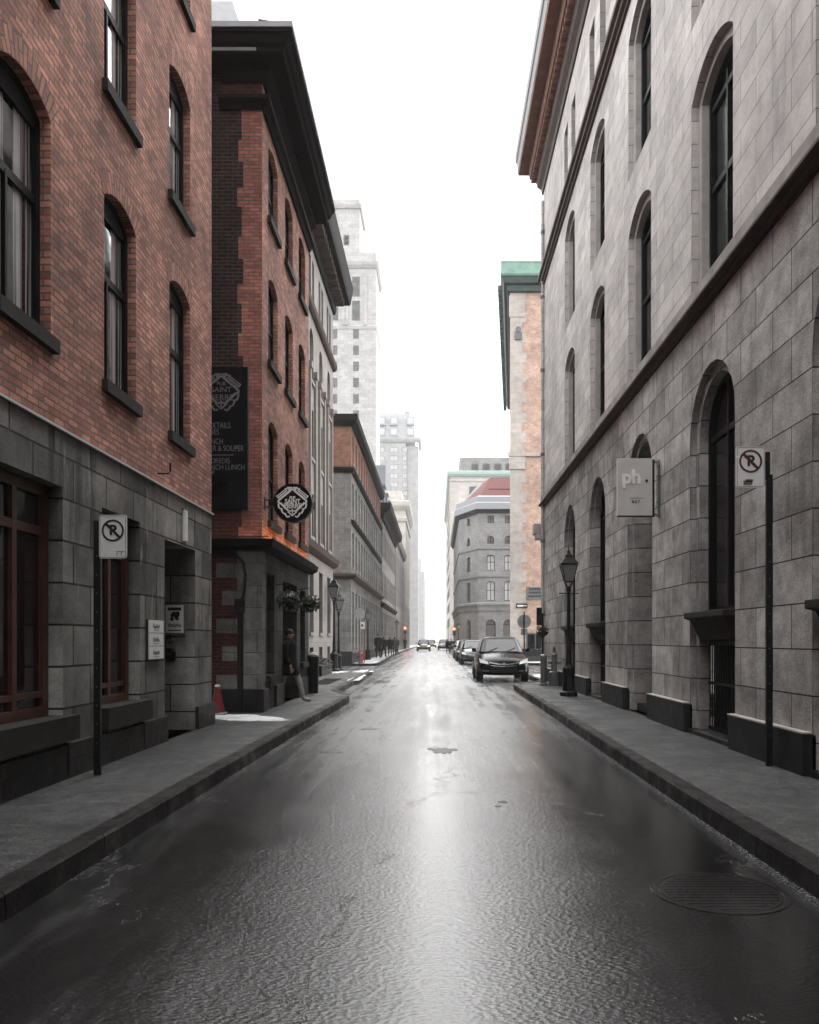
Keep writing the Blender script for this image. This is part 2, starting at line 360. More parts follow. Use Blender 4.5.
def roadmat():
    t = NT('wet_asphalt'); o = t.obj()
    sep = t.n('ShaderNodeSeparateXYZ'); t.set(sep.inputs[0], o)
    x, y = sep.outputs[0], sep.outputs[1]
    wob = t.math('MULTIPLY', t.math('SUBTRACT', t.noise(o, .6, 6, .65), .5), 2.2)
    right = t.ramp(t.math('ADD', x, wob), .35, 1.9, 0, 1)                 # water-filmed strip along the right kerb
    left = t.ramp(t.math('ADD', t.math('MULTIPLY', x, -1.0), wob), 1.0, 2.5, 0, .85)
    side = t.math('MAXIMUM', right, left)
    tracks = t.noise(t.scale(o, 2.6, .07), 1.0, 5, .6)
    c = t.mix(t.ramp(t.noise(o, .8, 6, .65), .3, .7), (.006,.006,.0062), (.018,.0178,.0175))
    c = t.mix(t.math('MULTIPLY', side, .6), c, (.0035,.0034,.0034))
    agg = t.ramp(t.noise(o, 75, 3, .75), .3, .7, .3, 1.9)
    c = t.mix(1.0, c, t.grey(agg), 'MULTIPLY')
    # thin slush film: streaks near, an even dusting with dark wheel tracks further up the street
    nz = t.noise(t.scale(o, 1.6, .30), 1.0, 8, .72, .5)
    far = t.ramp(t.math('ADD', y, t.math('MULTIPLY', wob, 2.0)), 6.5, 15, 0.0, 1.0)
    film = t.math('MULTIPLY', t.ramp(t.math('ADD', t.math('MULTIPLY', nz, .75), t.math('MULTIPLY', tracks, .25)), .20, .64), t.math('MULTIPLY', far, t.ramp(side, 0, 1, .95, .50)))
    near = t.math('MULTIPLY', t.ramp(t.noise(t.scale(o, 2.0, .45), 1.0, 9, .8, .1), .50, .70), t.ramp(x, -.9, 0.2, .42, .16))
    film = t.math('MULTIPLY', film, t.ramp(t.noise(o, 45, 4, .8), .38, .60, .55, 1.2))
    grit = t.ramp(t.noise(o, 40, 5, .8), .40, .62)
    snow = t.math('MAXIMUM', film, t.math('MULTIPLY', near, grit))
    kg = t.math('MULTIPLY', t.ramp(t.math('ADD', x, t.math('MULTIPLY', t.noise(o, 3, 4), .16)), 2.26, 2.40), t.ramp(t.noise(o, 50, 4, .8), .46, .60))
    snow = t.math('MAXIMUM', snow, t.math('MULTIPLY', kg, .6))
    wv = t.n('ShaderNodeVectorMath'); wv.operation = 'ADD'; t.set(wv.inputs[0], o)
    wn = t.n('ShaderNodeTexNoise'); t.set(wn.inputs['Vector'], o); wn.inputs['Scale'].default_value = 1.3; wn.inputs['Detail'].default_value = 6; wn.inputs['Roughness'].default_value = .7
    t.set(wv.inputs[1], wn.outputs['Color'])
    cr = t.n('ShaderNodeTexVoronoi'); cr.feature = 'DISTANCE_TO_EDGE'; t.set(cr.inputs['Vector'], t.scale(wv.outputs[0], .42, .22)); cr.inputs['Scale'].default_value = 1.0
    crack = t.math('MULTIPLY', t.ramp(cr.outputs['Distance'], .002, .007, 1, 0), t.ramp(t.noise(o, .4, 3), .46, .56))
    c = t.mix(t.math('MULTIPLY', crack, .8), c, (.003,.003,.003))
    c = t.mix(snow, c, (.20,.20,.203))
    r = t.ramp(side, 0, 1, .11, .06)
    r = t.math('ADD', r, t.math('MULTIPLY', t.ramp(tracks, .42, .62), .10))
    r = t.math('ADD', r, t.math('MULTIPLY', snow, .45))
    ov = t.scale(o, .55, 1.0)
    v = t.n('ShaderNodeTexVoronoi'); t.set(v.inputs['Vector'], ov); v.inputs['Scale'].default_value = 56
    h = t.math('ADD', t.math('MULTIPLY', t.noise(ov, 66, 4, .75), .95), t.math('MULTIPLY', v.outputs['Distance'], .75))
    h = t.math('MULTIPLY', h, t.math('MULTIPLY', t.ramp(side, 0, 1, 1.0, .16), t.ramp(t.math('ABSOLUTE', t.math('ADD', x, t.math('MULTIPLY', wob, .22))), .12, .80, .52, 1.0)))
    h = t.math('SUBTRACT', t.math('ADD', h, t.math('MULTIPLY', t.noise(o, 2.2, 4), .5)), t.math('MULTIPLY', crack, 1.2))
    return t.out(c, r, t.bump(h, 1.0, .0040), spec=.5)
M['road'] = roadmat()
EXPO = 2.5
# ------------------------------------------------------------------ facades
class Fr:
    """a wall plane: u runs along it, w goes into the building, v is up"""
    def __init__(s, ox, oy, deg):
        s.th = math.radians(deg); s.o = Vector((ox, oy, 0))
        s.ud = Vector((math.cos(s.th), math.sin(s.th), 0)); s.inn = Vector((-math.sin(s.th), math.cos(s.th), 0))
    def P(s, u, v, w=0): return s.o + s.ud*u + s.inn*w + Vector((0,0,v))
    def M(s, u, v, w=0): return Matrix.Translation(s.P(u,v,w)) @ Matrix.Rotation(s.th, 4, 'Z')
def FE(x): return Fr(x, 0, 90)      # faces +X, u = Y
def FW(x): return Fr(x, 0, -90)     # faces -X, u = -Y
def FS(y): return Fr(0, y, 0)       # faces -Y, u = X

def outline(c, hw, v0, vs, rise, t=0, tb=None, n=12):
    tb = t if tb is None else tb
    if rise <= 0:
        return [(c-hw+t, v0+tb), (c+hw-t, v0+tb), (c+hw-t, vs-t), (c-hw+t, vs-t)]
    R = (hw*hw + rise*rise)/(2*rise); cv = vs + rise - R; h = hw - t; r = R - t
    a = math.acos(max(-1, min(1, h/r)))
    return [(c-h, v0+tb), (c+h, v0+tb)] + [(c + r*math.cos(a+(PI-2*a)*k/n), cv + r*math.sin(a+(PI-2*a)*k/n)) for k in range(n+1)]

def H(c, hw, v0, vs, rise=0, depth=.3, step=None):
    return dict(c=c, hw=hw, v0=v0, vs=vs, rise=rise, depth=depth, step=step)
def sheet(mb, fr, u0, u1, v0, v1, slot, hole=None):
    rect = [(u0,v0),(u1,v0),(u1,v1),(u0,v1)]
    if hole is None:
        mb.poly([fr.P(u,v) for u,v in rect], slot); return
    o = outline(hole['c'], hole['hw'], hole['v0'], hole['vs'], hole['rise'])
    allp = rect + o
    tris = tessellate_polygon([[Vector((u,v,0)) for u,v in rect], [Vector((u,v,0)) for u,v in o]])
    for a, b, c in tris:
        (ax,ay),(bx,by),(cx,cy) = allp[a], allp[b], allp[c]
        if (bx-ax)*(cy-ay)-(by-ay)*(cx-ax) < 0: b, c = c, b
        mb.poly([fr.P(*allp[k]) for k in (a,b,c)], slot)
def reveal(mb, fr, o, w0, w1, slot):
    for k in range(len(o)):
        p, q = o[k], o[(k+1) % len(o)]
        mb.poly([fr.P(*p, w0), fr.P(*q, w0), fr.P(*q, w1), fr.P(*p, w1)], slot)
def ring(mb, fr, oa, ob, w, slot):
    for k in range(len(oa)):
        l = (k+1) % len(oa)
        mb.poly([fr.P(*oa[k], w), fr.P(*oa[l], w), fr.P(*ob[l], w), fr.P(*ob[k], w)], slot)
def facade(mb, fr, u0, u1, rows):
    for v0, v1, slot, holes in rows:
        hs = sorted(holes, key=lambda h: h['c'])
        cuts = [u0] + [((a['c']+a['hw']) + (b['c']-b['hw']))/2 for a, b in zip(hs, hs[1:])] + [u1]
        if not hs: sheet(mb, fr, u0, u1, v0, v1, slot)
        for h, a, b in zip(hs, cuts, cuts[1:]):
            sheet(mb, fr, a, b, v0, v1, slot, h)
            o = outline(h['c'], h['hw'], h['v0'], h['vs'], h['rise'])
            if h['step']:
                sd, st, sl = h['step']                       # depth and width of the stepped jamb
                o2 = outline(h['c'], h['hw'], h['v0'], h['vs'], h['rise'], st, 0.0)
                reveal(mb, fr, o, 0, sd, slot); ring(mb, fr, o, o2, sd, sl); reveal(mb, fr, o2, sd, h['depth'], sl)
            else:
                reveal(mb, fr, o, 0, h['depth'], slot)
def sweep(mb, path, prof, side, slot=0):
    """profile (out, z) carried along a plan path with mitred corners; side +1 = outward is left of travel"""
    P = [Vector(p) for p in path]; n = len(P); rings = []
    for k in range(n):
        d0 = (P[k]-P[k-1]).normalized() if k else (P[1]-P[0]).normalized()
        d1 = (P[k+1]-P[k]).normalized() if k < n-1 else d0
        n0 = Vector((-d0.y, d0.x))*side; n1 = Vector((-d1.y, d1.x))*side
        m = (n0+n1).normalized(); m = m/max(.3, m.dot(n0))
        rings.append([(P[k].x+m.x*o, P[k].y+m.y*o, z) for o, z in prof])
    mb.loft(rings, slot)

_WC = {}
def window(bld, fr, c, v0, hw, vs, rise, depth, fm, gm, bars=(), ft=.07, sill=None, name='window', tb=None, inset=0.0, label=None):
    """one window: its frame, with a pane and a sill as children; shapes shared between equal windows"""
    key = (round(hw,3), round(vs-v0,3), round(rise,3), depth, fm.name, gm.name, tuple(bars), ft, str(sill), inset)
    if key not in _WC:
        L = Fr(0,0,0); h = vs-v0
        o = outline(0, hw, 0, h, rise, inset, 0.0); i = outline(0, hw, 0, h, rise, inset+ft, ft if tb is None else tb)
        mb = MB(); ring(mb, L, o, i, 0, 0); reveal(mb, L, i, 0, .075, 0)
        for kind, p, a, b, t in bars:
            if kind == 'h': mb.box(a, b, .012, .058, p-t/2, p+t/2)
            else: mb.box(p-t/2, p+t/2, .008, .054, a, b)
        fme = mesh_of(mb, name, [fm], recalc=False)
        g = MB(); g.poly([L.P(u,v,.05) for u,v in i]); gme = mesh_of(g, 'pane', [gm], recalc=False)
        sme = None
        if sill:
            ex, pr, hh, sm = sill
            s_ = MB(); s_.box(-hw-ex, hw+ex, -depth-pr, -.004, -hh, .012); sme = mesh_of(s_, 'sill', [sm])
        _WC[key] = (fme, gme, sme)
    fme, gme, sme = _WC[key]
    Mw = fr.M(c, v0, depth)
    w = place(name, fme, bld, Mw)
    place('pane', gme, w, Mw)
    if sme: place('sill', sme, w, Mw)
    if label: w['label'] = label
    return w
def sash(hw, h, rise, mid=.5, t=.07, v=0, ft=.07):
    b = [('h', h*mid, -hw+ft*.6, hw-ft*.6, t)]
    if v: b.append(('v', 0, ft*.6, h+rise*.8-ft, .045))
    return tuple(b)
def arch_band(mb, fr, c, hw, vs, rise, th, w, slot):
    """a course of bricks on end round an arched head"""
    a_ = outline(c, hw, vs-.3, vs, rise)[2:]
    R = (hw*hw+rise*rise)/(2*rise); cv = vs+rise-R
    L = 0
    for p, q in zip(a_, a_[1:]):
        d = math.dist(p, q)
        def out(s): 
            l = math.hypot(s[0]-c, s[1]-cv); return (c+(s[0]-c)*(l+th)/l, cv+(s[1]-cv)*(l+th)/l)
        P0, P1 = out(p), out(q)
        mb.poly([fr.P(*p, w), fr.P(*P0, w), fr.P(*P1, w), fr.P(*q, w)], slot, uv=[(0,L),(th*.86,L),(th*.86,L+d),(0,L+d)])
        L += d

# ================================================================== GROUND
g = MB(); g.poly([(-120,-40,0),(120,-40,0),(120,720,0),(-120,720,0)])
structure('road', g, M['road'], recalc=False)
def pavement(name, plan, mat, z=.15):
    mb = MB(); mb.prism(plan, -.05, z); return structure(name, mb, mat)
def kerb(path, side, h=.165, wd=.17):
    mb = MB(); sweep(mb, path, [(-wd,-.04),(-wd,h),(-.015,h),(0,h-.02),(.012,-.04)], side)
    return structure('kerb', mb, M['kerb'])
KL = [(-2.47,-30),(-2.46,4),(-2.43,9),(-2.36,14),(-2.25,18.8),(-2.24,20.6),(-2.32,21.4),(-2.55,22.2),(-2.84,23.0),(-2.88,24.5),(-3.0,34),(-3.05,38.4),(-3.2,39.0),(-3.6,39.3),(-14,39.4)]
pavement('pavement', [(-14,-30)] + [(x-.16,y) for x,y in KL[:-2]] + [(-3.6,39.14),(-14,39.24)], M['walk'])
kerb(KL, -1)
KL2 = [(-16,49.0),(-4.1,49.0),(-3.7,49.2),(-3.56,49.8),(-3.75,60),(-4.05,72),(-4.3,100),(-4.4,130),(-4.4,210)]
pavement('pavement', [(x-.16,y+.16 if k < 2 else y) for k,(x,y) in enumerate(KL2)] + [(-16,210)], M['snowwalk'])
kerb(KL2, -1)
KR = [(2.36,-30),(2.37,7),(2.40,13.5),(2.47,22),(2.50,25.6),(2.56,26.4),(2.8,27.0),(3.3,27.6),(3.72,28.6),(3.78,30),(3.8,35.2),(3.95,35.8),(4.4,36),(20,36.1)]
pavement('pavement', [(x+.16,y) for x,y in KR[:-2]] + [(4.4,35.84),(20,35.94),(20,-30)], M['walk'])
kerb(KR, 1)
KR2 = [(20,50.0),(4.3,50.0),(3.9,50.2),(3.75,50.8),(3.7,70),(3.6,98),(3.9,98.8),(20,99)]
pavement('pavement', [(x+.16,y+.16 if k < 2 else y) for k,(x,y) in enumerate(KR2[:-2])] + [(3.76,98.7),(20,98.8)], M['snowwalk'])
kerb(KR2, 1)
KR3 = [(20,106),(3.4,106),(3.0,106.3),(2.85,107),(2.7,150),(2.6,215)]
pavement('pavement', [(x+.16,y+.16 if k < 2 else y) for k,(x,y) in enumerate(KR3)] + [(20,215)], M['snowwalk'])
kerb(KR3, 1)
def blob(name, cx, cy, rx, ry, z, mat, seed, n=40, h=.02, kind='structure', jag=.35):
    r = random.Random(seed); ph = [r.uniform(0, 6.28) for _ in range(6)]
    ringp = []
    for k in range(n):
        a = 2*PI*k/n
        f = 1 + jag*(.5*math.sin(3*a+ph[0]) + .35*math.sin(5*a+ph[1]) + .3*math.sin(9*a+ph[2]) + .25*math.sin(14*a+ph[3]))
        ringp.append((cx+rx*f*math.cos(a), cy+ry*f*math.sin(a)))
    mb = MB()
    mb.loft([[(x,y,z) for x,y in ringp], [(cx+(x-cx)*.86, cy+(y-cy)*.86, z+h) for x,y in ringp], [(cx+(x-cx)*.4, cy+(y-cy)*.4, z+h*1.3) for x,y in ringp]])
    return structure(name, mb, mat, kind, smooth=True)
blob('snow', -4.3, 15.05, 1.05, .55, .15, M['snow'], 3)
blob('snow', -3.25, 14.6, .55, .33, .15, M['snow'], 5, h=.012)
blob('snow', -4.9, 36.0, .75, 1.7, .15, M['snow'], 8)
blob('snow', -3.35, 37.2, .4, 1.6, .15, M['snow'], 9, h=.012)
blob('snow', -3.0, 30.5, .2, 3.0, .15, M['snow'], 11, h=.01)
blob('snow', 7.5, 33.2, 3.2, 1.4, .15, M['snow'], 12)
blob('snow', 4.3, 31.5, .5, 1.5, .15, M['snow'], 13)

def manhole(x, y, r, label):
    t = thing('manhole_cover', label, 'manhole cover', (x,y,0))
    f = MB(); f.loft([[(r*1.1*math.cos(a*PI/24), r*1.1*math.sin(a*PI/24), z) for a in range(48)] for z in (-.02,.004)] + [[(r*1.0*math.cos(a*PI/24), r*1.0*math.sin(a*PI/24), z) for a in range(48)] for z in (.004,-.02)], caps=False)
    part('frame', f, M['road'], t, local=True)
    c = MB(); c.lathe(0,0,[(r*.975,-.02),(r*.975,.003)], 48)
    for k in range(-6,7):
        yy = k*r/7; hw_ = math.sqrt(max(0,(r*.9)**2-yy*yy))
        q = MB(); c.box(-hw_, hw_, yy-r*.02, yy+r*.02, .002, .0055)
    part('lid', c, M['road'], t, local=True)
    return t
manhole(1.80, 5.08, .385, 'large ribbed iron cover in the wet asphalt beside the near kerb')
M['tar'] = plain('dark_cracked_tar', (.008,.008,.008), .42, var=.6, sc_=30, bump=1.0, spec=.42)
blob('asphalt_patch', .10, 11.6, .19, .30, .001, M['tar'], 31, n=60, h=.002, jag=.35)
for k,(x,y,s_) in enumerate(((-1.5,11.5,.16),(-1.2,14.4,.16),(.66,7.9,.045),(.60,7.7,.03))): blob('asphalt_patch', x, y, s_, s_*1.3, .001, M['tar'], 40+k, n=40, h=.002, jag=.35)
def slush(path, side, seed, off=.0, w0=.006, w1=.045, name='slush'):
    r = random.Random(seed); pts = []
    for (x0,y0),(x1,y1) in zip(path, path[1:]):
        n_ = max(1,int(math.dist((x0,y0),(x1,y1))/.12))
        for k in range(n_): pts.append((x0+(x1-x0)*k/n_, y0+(y1-y0)*k/n_))
    a_, b_, wv = [], [], .03
    mb = MB(); prev = None
    for x,y in pts:
        wv = min(w1, max(w0, wv+r.uniform(-.015,.015)))
        cur = ((x+side*(off+.006),y,.006),(x+side*(off+.006+wv*.5),y,.006+wv*.22),(x+side*(off+.006+wv+r.uniform(0,.02)),y,.005))
        if prev and r.random() > .03:
            for q in (0,1): mb.poly([prev[q],prev[q+1],cur[q+1],cur[q]])
        prev = cur
    return structure(name, mb, M['slushline'], 'stuff', recalc=False)
#slush([p for p in KR if p[1] < 27 and p[1] > -2], -1, 3)
#slush([p for p in KL if p[1] < 21 and p[1] > -2], 1, 5, w0=.008, w1=.03)
# grating in the pavement beyond the corner pub
gr = MB(); gr.box(-4.15,-3.5,26.0,30.0,.146,.154)
for k in range(16): gr.box(-4.15,-3.5,26.05+k*.25,26.12+k*.25,.15,.162)
tag(part('pavement_grating', gr, M['iron']), 'dark iron grating set in the pavement before the lamp post', 'grating')

# ================================================================== NEAR LEFT BUILDING (red brick over dark ashlar)
XL = -3.9; fe = FE(XL)
b1 = thing('brick_building', 'red brick building over dark stained ashlar, white drip edge between, beside the near left pavement', 'building', (XL,6,0))
g1 = [H(6.88,1.48,.80,3.2,0,.17), H(9.94,.60,.80,3.15,0,.17), H(12.225,.725,.15,3.05,0,1.1), H(2.6,1.48,.80,3.2,0,.17), H(-1.6,1.48,.80,3.2,0,.17)]
cols = [12.2, 9.9, 7.6, 5.3, 3.0, .7, -1.6]
def floor1(v0, vs): return [H(c,.5,v0,vs,.16,.13) for c in cols]
mb = MB()
facade(mb, fe, -44, 13.9, [(3.78,7.62,0,floor1(4.64,6.84)), (7.62,10.95,0,floor1(8.16,10.02)), (10.95,14.2,0,floor1(11.42,13.2))])
for z in (6.84,10.02,13.2):
    for c in cols: arch_band(mb, fe, c, .5, z, .16, .26, -.004, 0)
mb.poly([(XL,13.9,3.78),(-14,13.9,3.78),(-14,13.9,14.2),(XL,13.9,14.2)])
mb.poly([(XL,13.9,14.2),(-14,13.9,14.2),(-14,-44,14.2),(XL,-44,14.2)])
mb.poly([(XL,-44,3.78),(XL,-44,14.2),(-14,-44,14.2),(-14,-44,3.78)])
part('brick_wall', mb, [M['brick1']], b1, recalc=False)
mb = MB(); facade(mb, fe, -44, 13.9, [(0,3.78,0,g1)])
mb.poly([(XL,13.9,0),(-14,13.9,0),(-14,13.9,3.78),(XL,13.9,3.78)])
mb.poly([(XL,-44,0),(XL,-44,3.78),(-14,-44,3.78),(-14,-44,0)])
mb.poly([fe.P(11.5,.15,1.1),fe.P(12.95,.15,1.1),fe.P(12.95,3.05,1.1),fe.P(11.5,3.05,1.1)])
part('stone_wall', mb, [M['stoneL']], b1, recalc=False)
mb = MB(); mb.box(XL-.05,XL+.035,-44,13.93,3.772,3.80); part('drip_edge', mb, M['offwhite'], b1)
mb = MB()
for a,b,zz,o in ((-44,-3.1,.52,.06),(-.1,1.1,.52,.06),(4.1,5.4,.52,.06),(8.36,9.34,.52,.06),(10.54,11.49,.52,.06),(12.96,13.93,.52,.06),(-3.1,-.1,.5,.055),(1.1,4.1,.5,.055),(5.4,8.36,.5,.055),(9.34,10.54,.5,.055)):
    mb = MB(); mb.box(XL-.02,XL+o,a,b,0,zz); part('plinth', mb, M['plinthL'], b1, bevel=.012)
for z0,z1 in ((4.64,6.84),(8.16,10.02),(11.42,13.2)):
    h = z1-z0
    for c in cols:
        window(b1, fe, c, z0, .5, z1, .16, .11, M['frameblack'], M['glasscurtainsky'], bars=(('h',h*.62,-.45,.45,.09),('h',h*1.0,-.42,.42,.24),('v',-.12,.05,h*.62,.04),('h',.11,-.44,.44,.06)), ft=.075, sill=(.06,.07,.13,M['sill']))
def woodwin(c, hw, v0, vs, mull, label=None):
    h = vs-v0; bars = [('h', h*.80, -hw+.06, hw-.06, .09), ('h', .24, -hw+.06, hw-.06, .06)] + [('v', m, .06, h-.06, .085) for m in mull]
    return window(b1, fe, c, v0, hw, vs, 0, .15, M['wood'], M['glassred'], bars=tuple(bars), ft=.115, sill=(.12,.13,.24,M['sill']), label=label)
for c in (6.88,2.6,-1.6): woodwin(c,1.48,.80,3.2,(-.82,0,.82))
woodwin(9.94,.60,.80,3.15,(0,))
d = MB(); d.box(-4.99,-4.93,11.5,12.95,.15,3.05)
for a in (11.62,12.32): d.box(-4.93,-4.915,a,a+.52,.4,1.3); d.box(-4.93,-4.915,a,a+.52,1.5,2.7)
dr = part('door', d, M['darkwood'], b1)
h_ = MB(); h_.tube([(-4.9,12.2,1.15),(-4.86,12.2,1.15),(-4.86,12.2,1.35),(-4.9,12.2,1.35)], .012); part('handle', h_, M['steel'], dr)

# things fixed to it
t = thing('wall_plaque', 'tall white plaque of three panels with small grey marks, beside the recessed doorway', 'plaque', (XL,11.03,1.6))
mb = MB(); mb.box(XL,XL+.035,10.74,11.32,1.33,1.88); part('backing', mb, M['black'], t)
for k in range(3):
    z0 = 1.34+k*.18
    mb = MB(); mb.box(XL+.035,XL+.05,10.75,11.31,z0,z0+.172); pn = part('panel', mb, M['white'], t)
    mk = MB()
    r = random.Random(k)
    for i in range(5): 
        a = 10.90+i*.05; mk.box(XL+.05,XL+.053,a,a+.035,z0+.05+r.uniform(0,.02),z0+.09+r.uniform(0,.035))
    mk.box(XL+.05,XL+.053,10.93,11.12,z0+.03,z0+.036)
    part('marking', mk, M['grey'], pn)
t = thing('framed_poster', 'white framed notice with black print, hung inside the stone doorway recess', 'poster', (-4.2,12.95,1.7))
mb = MB(); mb.box(-4.38,-4.045,12.91,12.948,1.68,2.19); part('frame', mb, M['grey'], t)
mb = MB(); mb.box(-4.36,-4.075,12.900,12.91,1.715,2.165); part('sheet', mb, M['white'], t)
mb = MB(); mb.box(-4.325,-4.11,12.897,12.9,2.075,2.125); mb.box(-4.325,-4.11,12.897,12.9,1.745,1.762)
for k in range(9):
    r = random.Random(k+20); mb.disc((-4.22+r.uniform(-.05,.06),12.897,1.97+r.uniform(-.045,.06)),(0,1,0),r.uniform(.02,.04),.003,10)
for k in range(14):
    r = random.Random(k+60); a = -4.32+k*.0155; z = 1.80+r.uniform(0,.02); mb.box(a,a+.009,12.897,12.9,z,z+.05)
part('print', mb, M['black'], t)
for k,(z,l) in enumerate(((1.46,'small grey intercom box under the framed notice in the doorway'),(1.27,'lower dark metal letter box in the doorway recess'))):
    t = thing('intercom' if k == 0 else 'letter_box', l, 'intercom' if k == 0 else 'letter box', (-4.3,12.95,z))
    mb = MB(); mb.box(-4.36,-4.21,12.90,12.95,z,z+.15); part('case', mb, M['grey' if k == 0 else 'iron'], t, bevel=.008)
    mb = MB(); mb.box(-4.33,-4.25,12.896,12.9,z+.08,z+.12); part('speaker' if k == 0 else 'slot', mb, M['black'], t)
t = thing('wall_lamp', 'slim white upright tube light fixed high above the recessed doorway', 'wall lamp', (XL,12.35,3.2))
mb = MB(); mb.box(XL,XL+.05,12.30,12.42,3.12,3.60); part('cover', mb, M['white'], t, bevel=.01)
mb = MB(); mb.box(XL-.0,XL+.03,12.28,12.44,3.09,3.12); mb.box(XL,XL+.03,12.28,12.44,3.60,3.63); part('bracket', mb, M['grey'], t)
t = thing('wall_hook', 'small black iron hook stuck in the brick just over the white drip edge', 'hook', (XL,11.2,4.0))
mb = MB(); mb.tube([(XL-.02,11.2,3.93),(XL+.16,11.2,3.93),(XL+.18,11.2,3.96),(XL+.18,11.2,4.08)], .012); part('rod', mb, M['dark'], t)

# ================================================================== RIGHT BUILDING (long grey stone)
XR = 4.0; fw = FW(XR); YE = 29.8
r1 = thing('stone_building', 'long grey ashlar building with arched openings and overhanging brown cornice, along the right pavement', 'building', (XR,12,0))
bays = [23.95,19.85,15.75,11.65,7.55,3.45,-.65,-4.75]
deep = 15.75
mb = MB()
gh = [H(-c,.95,.15,4.69,.95, 1.3 if c == deep else .26, (.10,.15,0)) for c in bays]
facade(mb, fw, -YE, 44, [(0,6.55,0,gh)])
mb.poly([(XR,YE,0),(XR,YE,6.55),(15,YE,6.55),(15,YE,0)]); mb.poly([(XR,-44,0),(15,-44,0),(15,-44,6.55),(XR,-44,6.55)])
o = outline(-deep,.95,.15,4.69,.95,.15,0); mb.poly([fw.P(u,v,1.3) for u,v in o])
part('lower_wall', mb, [M['stoneRlow']], r1, recalc=False)
mb = MB()
h2 = [H(-c,.875,6.93,9.93,.35,.25,(.11,.15,1)) for c in bays]
h3 = [H(-c,.875,11.12,13.95,.35,.25,(.11,.15,1)) for c in bays]
h4 = [H(-c+s*.66,.33,15.55,17.35,0,.3) for c in bays for s in (-1,1)]
facade(mb, fw, -YE, 44, [(6.55,10.75,0,h2),(10.75,14.75,0,h3),(14.75,18.5,0,h4)])
mb.poly([(XR,YE,6.55),(XR,YE,18.5),(15,YE,18.5),(15,YE,6.55)]); mb.poly([(XR,-44,6.55),(15,-44,6.55),(15,-44,18.5),(XR,-44,18.5)])
mb.poly([(XR,-44,18.5),(15,-44,18.5),(15,YE,18.5),(XR,YE,18.5)])
part('upper_wall', mb, [M['stoneR'],M['trim']], r1, recalc=False)
path = [(XR,-44),(XR,YE),(15,YE)]
mb = MB(); sweep(mb, path, [(-.02,6.655),(.08,6.655),(.105,6.70),(.10,6.89),(-.02,6.925)], 1); part('sill_course', mb, M['brownsill'], r1)
mb = MB(); sweep(mb, path, [(-.02,6.50),(.03,6.50),(.03,6.525),(.07,6.53),(.09,6.55),(.09,6.575),(.15,6.59),(.17,6.61),(.17,6.645),(-.02,6.65)], 1); part('string_course', mb, M['darkbrown'], r1)
mb = MB(); sweep(mb, path, [(-.02,14.72),(.06,14.72),(.06,14.80),(.13,14.84),(.13,14.95),(.20,15.0),(.20,15.10),(.05,15.16),(-.02,15.2)], 1); part('upper_string_course', mb, M['darkbrown'], r1)
mb = MB(); sweep(mb, path, [(-.02,18.20),(.05,18.20),(.08,18.40),(.20,18.55),(.24,18.75),(.24,19.00),(-.02,19.00)], 1); part('bed_moulding', mb, M['darkbrown'], r1)
mb = MB()
y = -3.8
while y < YE+.2:
    mb.box(XR-.42,XR-.2,y,y+.16,18.81,19.03); y += .31
part('dentils', mb, M['rust'], r1)
mb = MB(); sweep(mb, path, [(-.02,19.01),(.46,19.01),(.50,19.38),(-.02,19.38)], 1); part('corona', mb, M['rust'], r1)
mb = MB(); sweep(mb, path, [(-.02,19.38),(.84,19.38),(.86,19.46),(.86,19.85),(.92,19.90),(.95,20.15),(-.02,20.30)], 1)
cn = part('cornice', mb, M['rust'], r1)
mb = MB(); sweep(mb, path, [(.855,19.50),(.868,19.50),(.868,19.82),(.935,19.92),(.96,20.16),(.94,20.18)], 1); part('gutter', mb, M['iron'], cn)
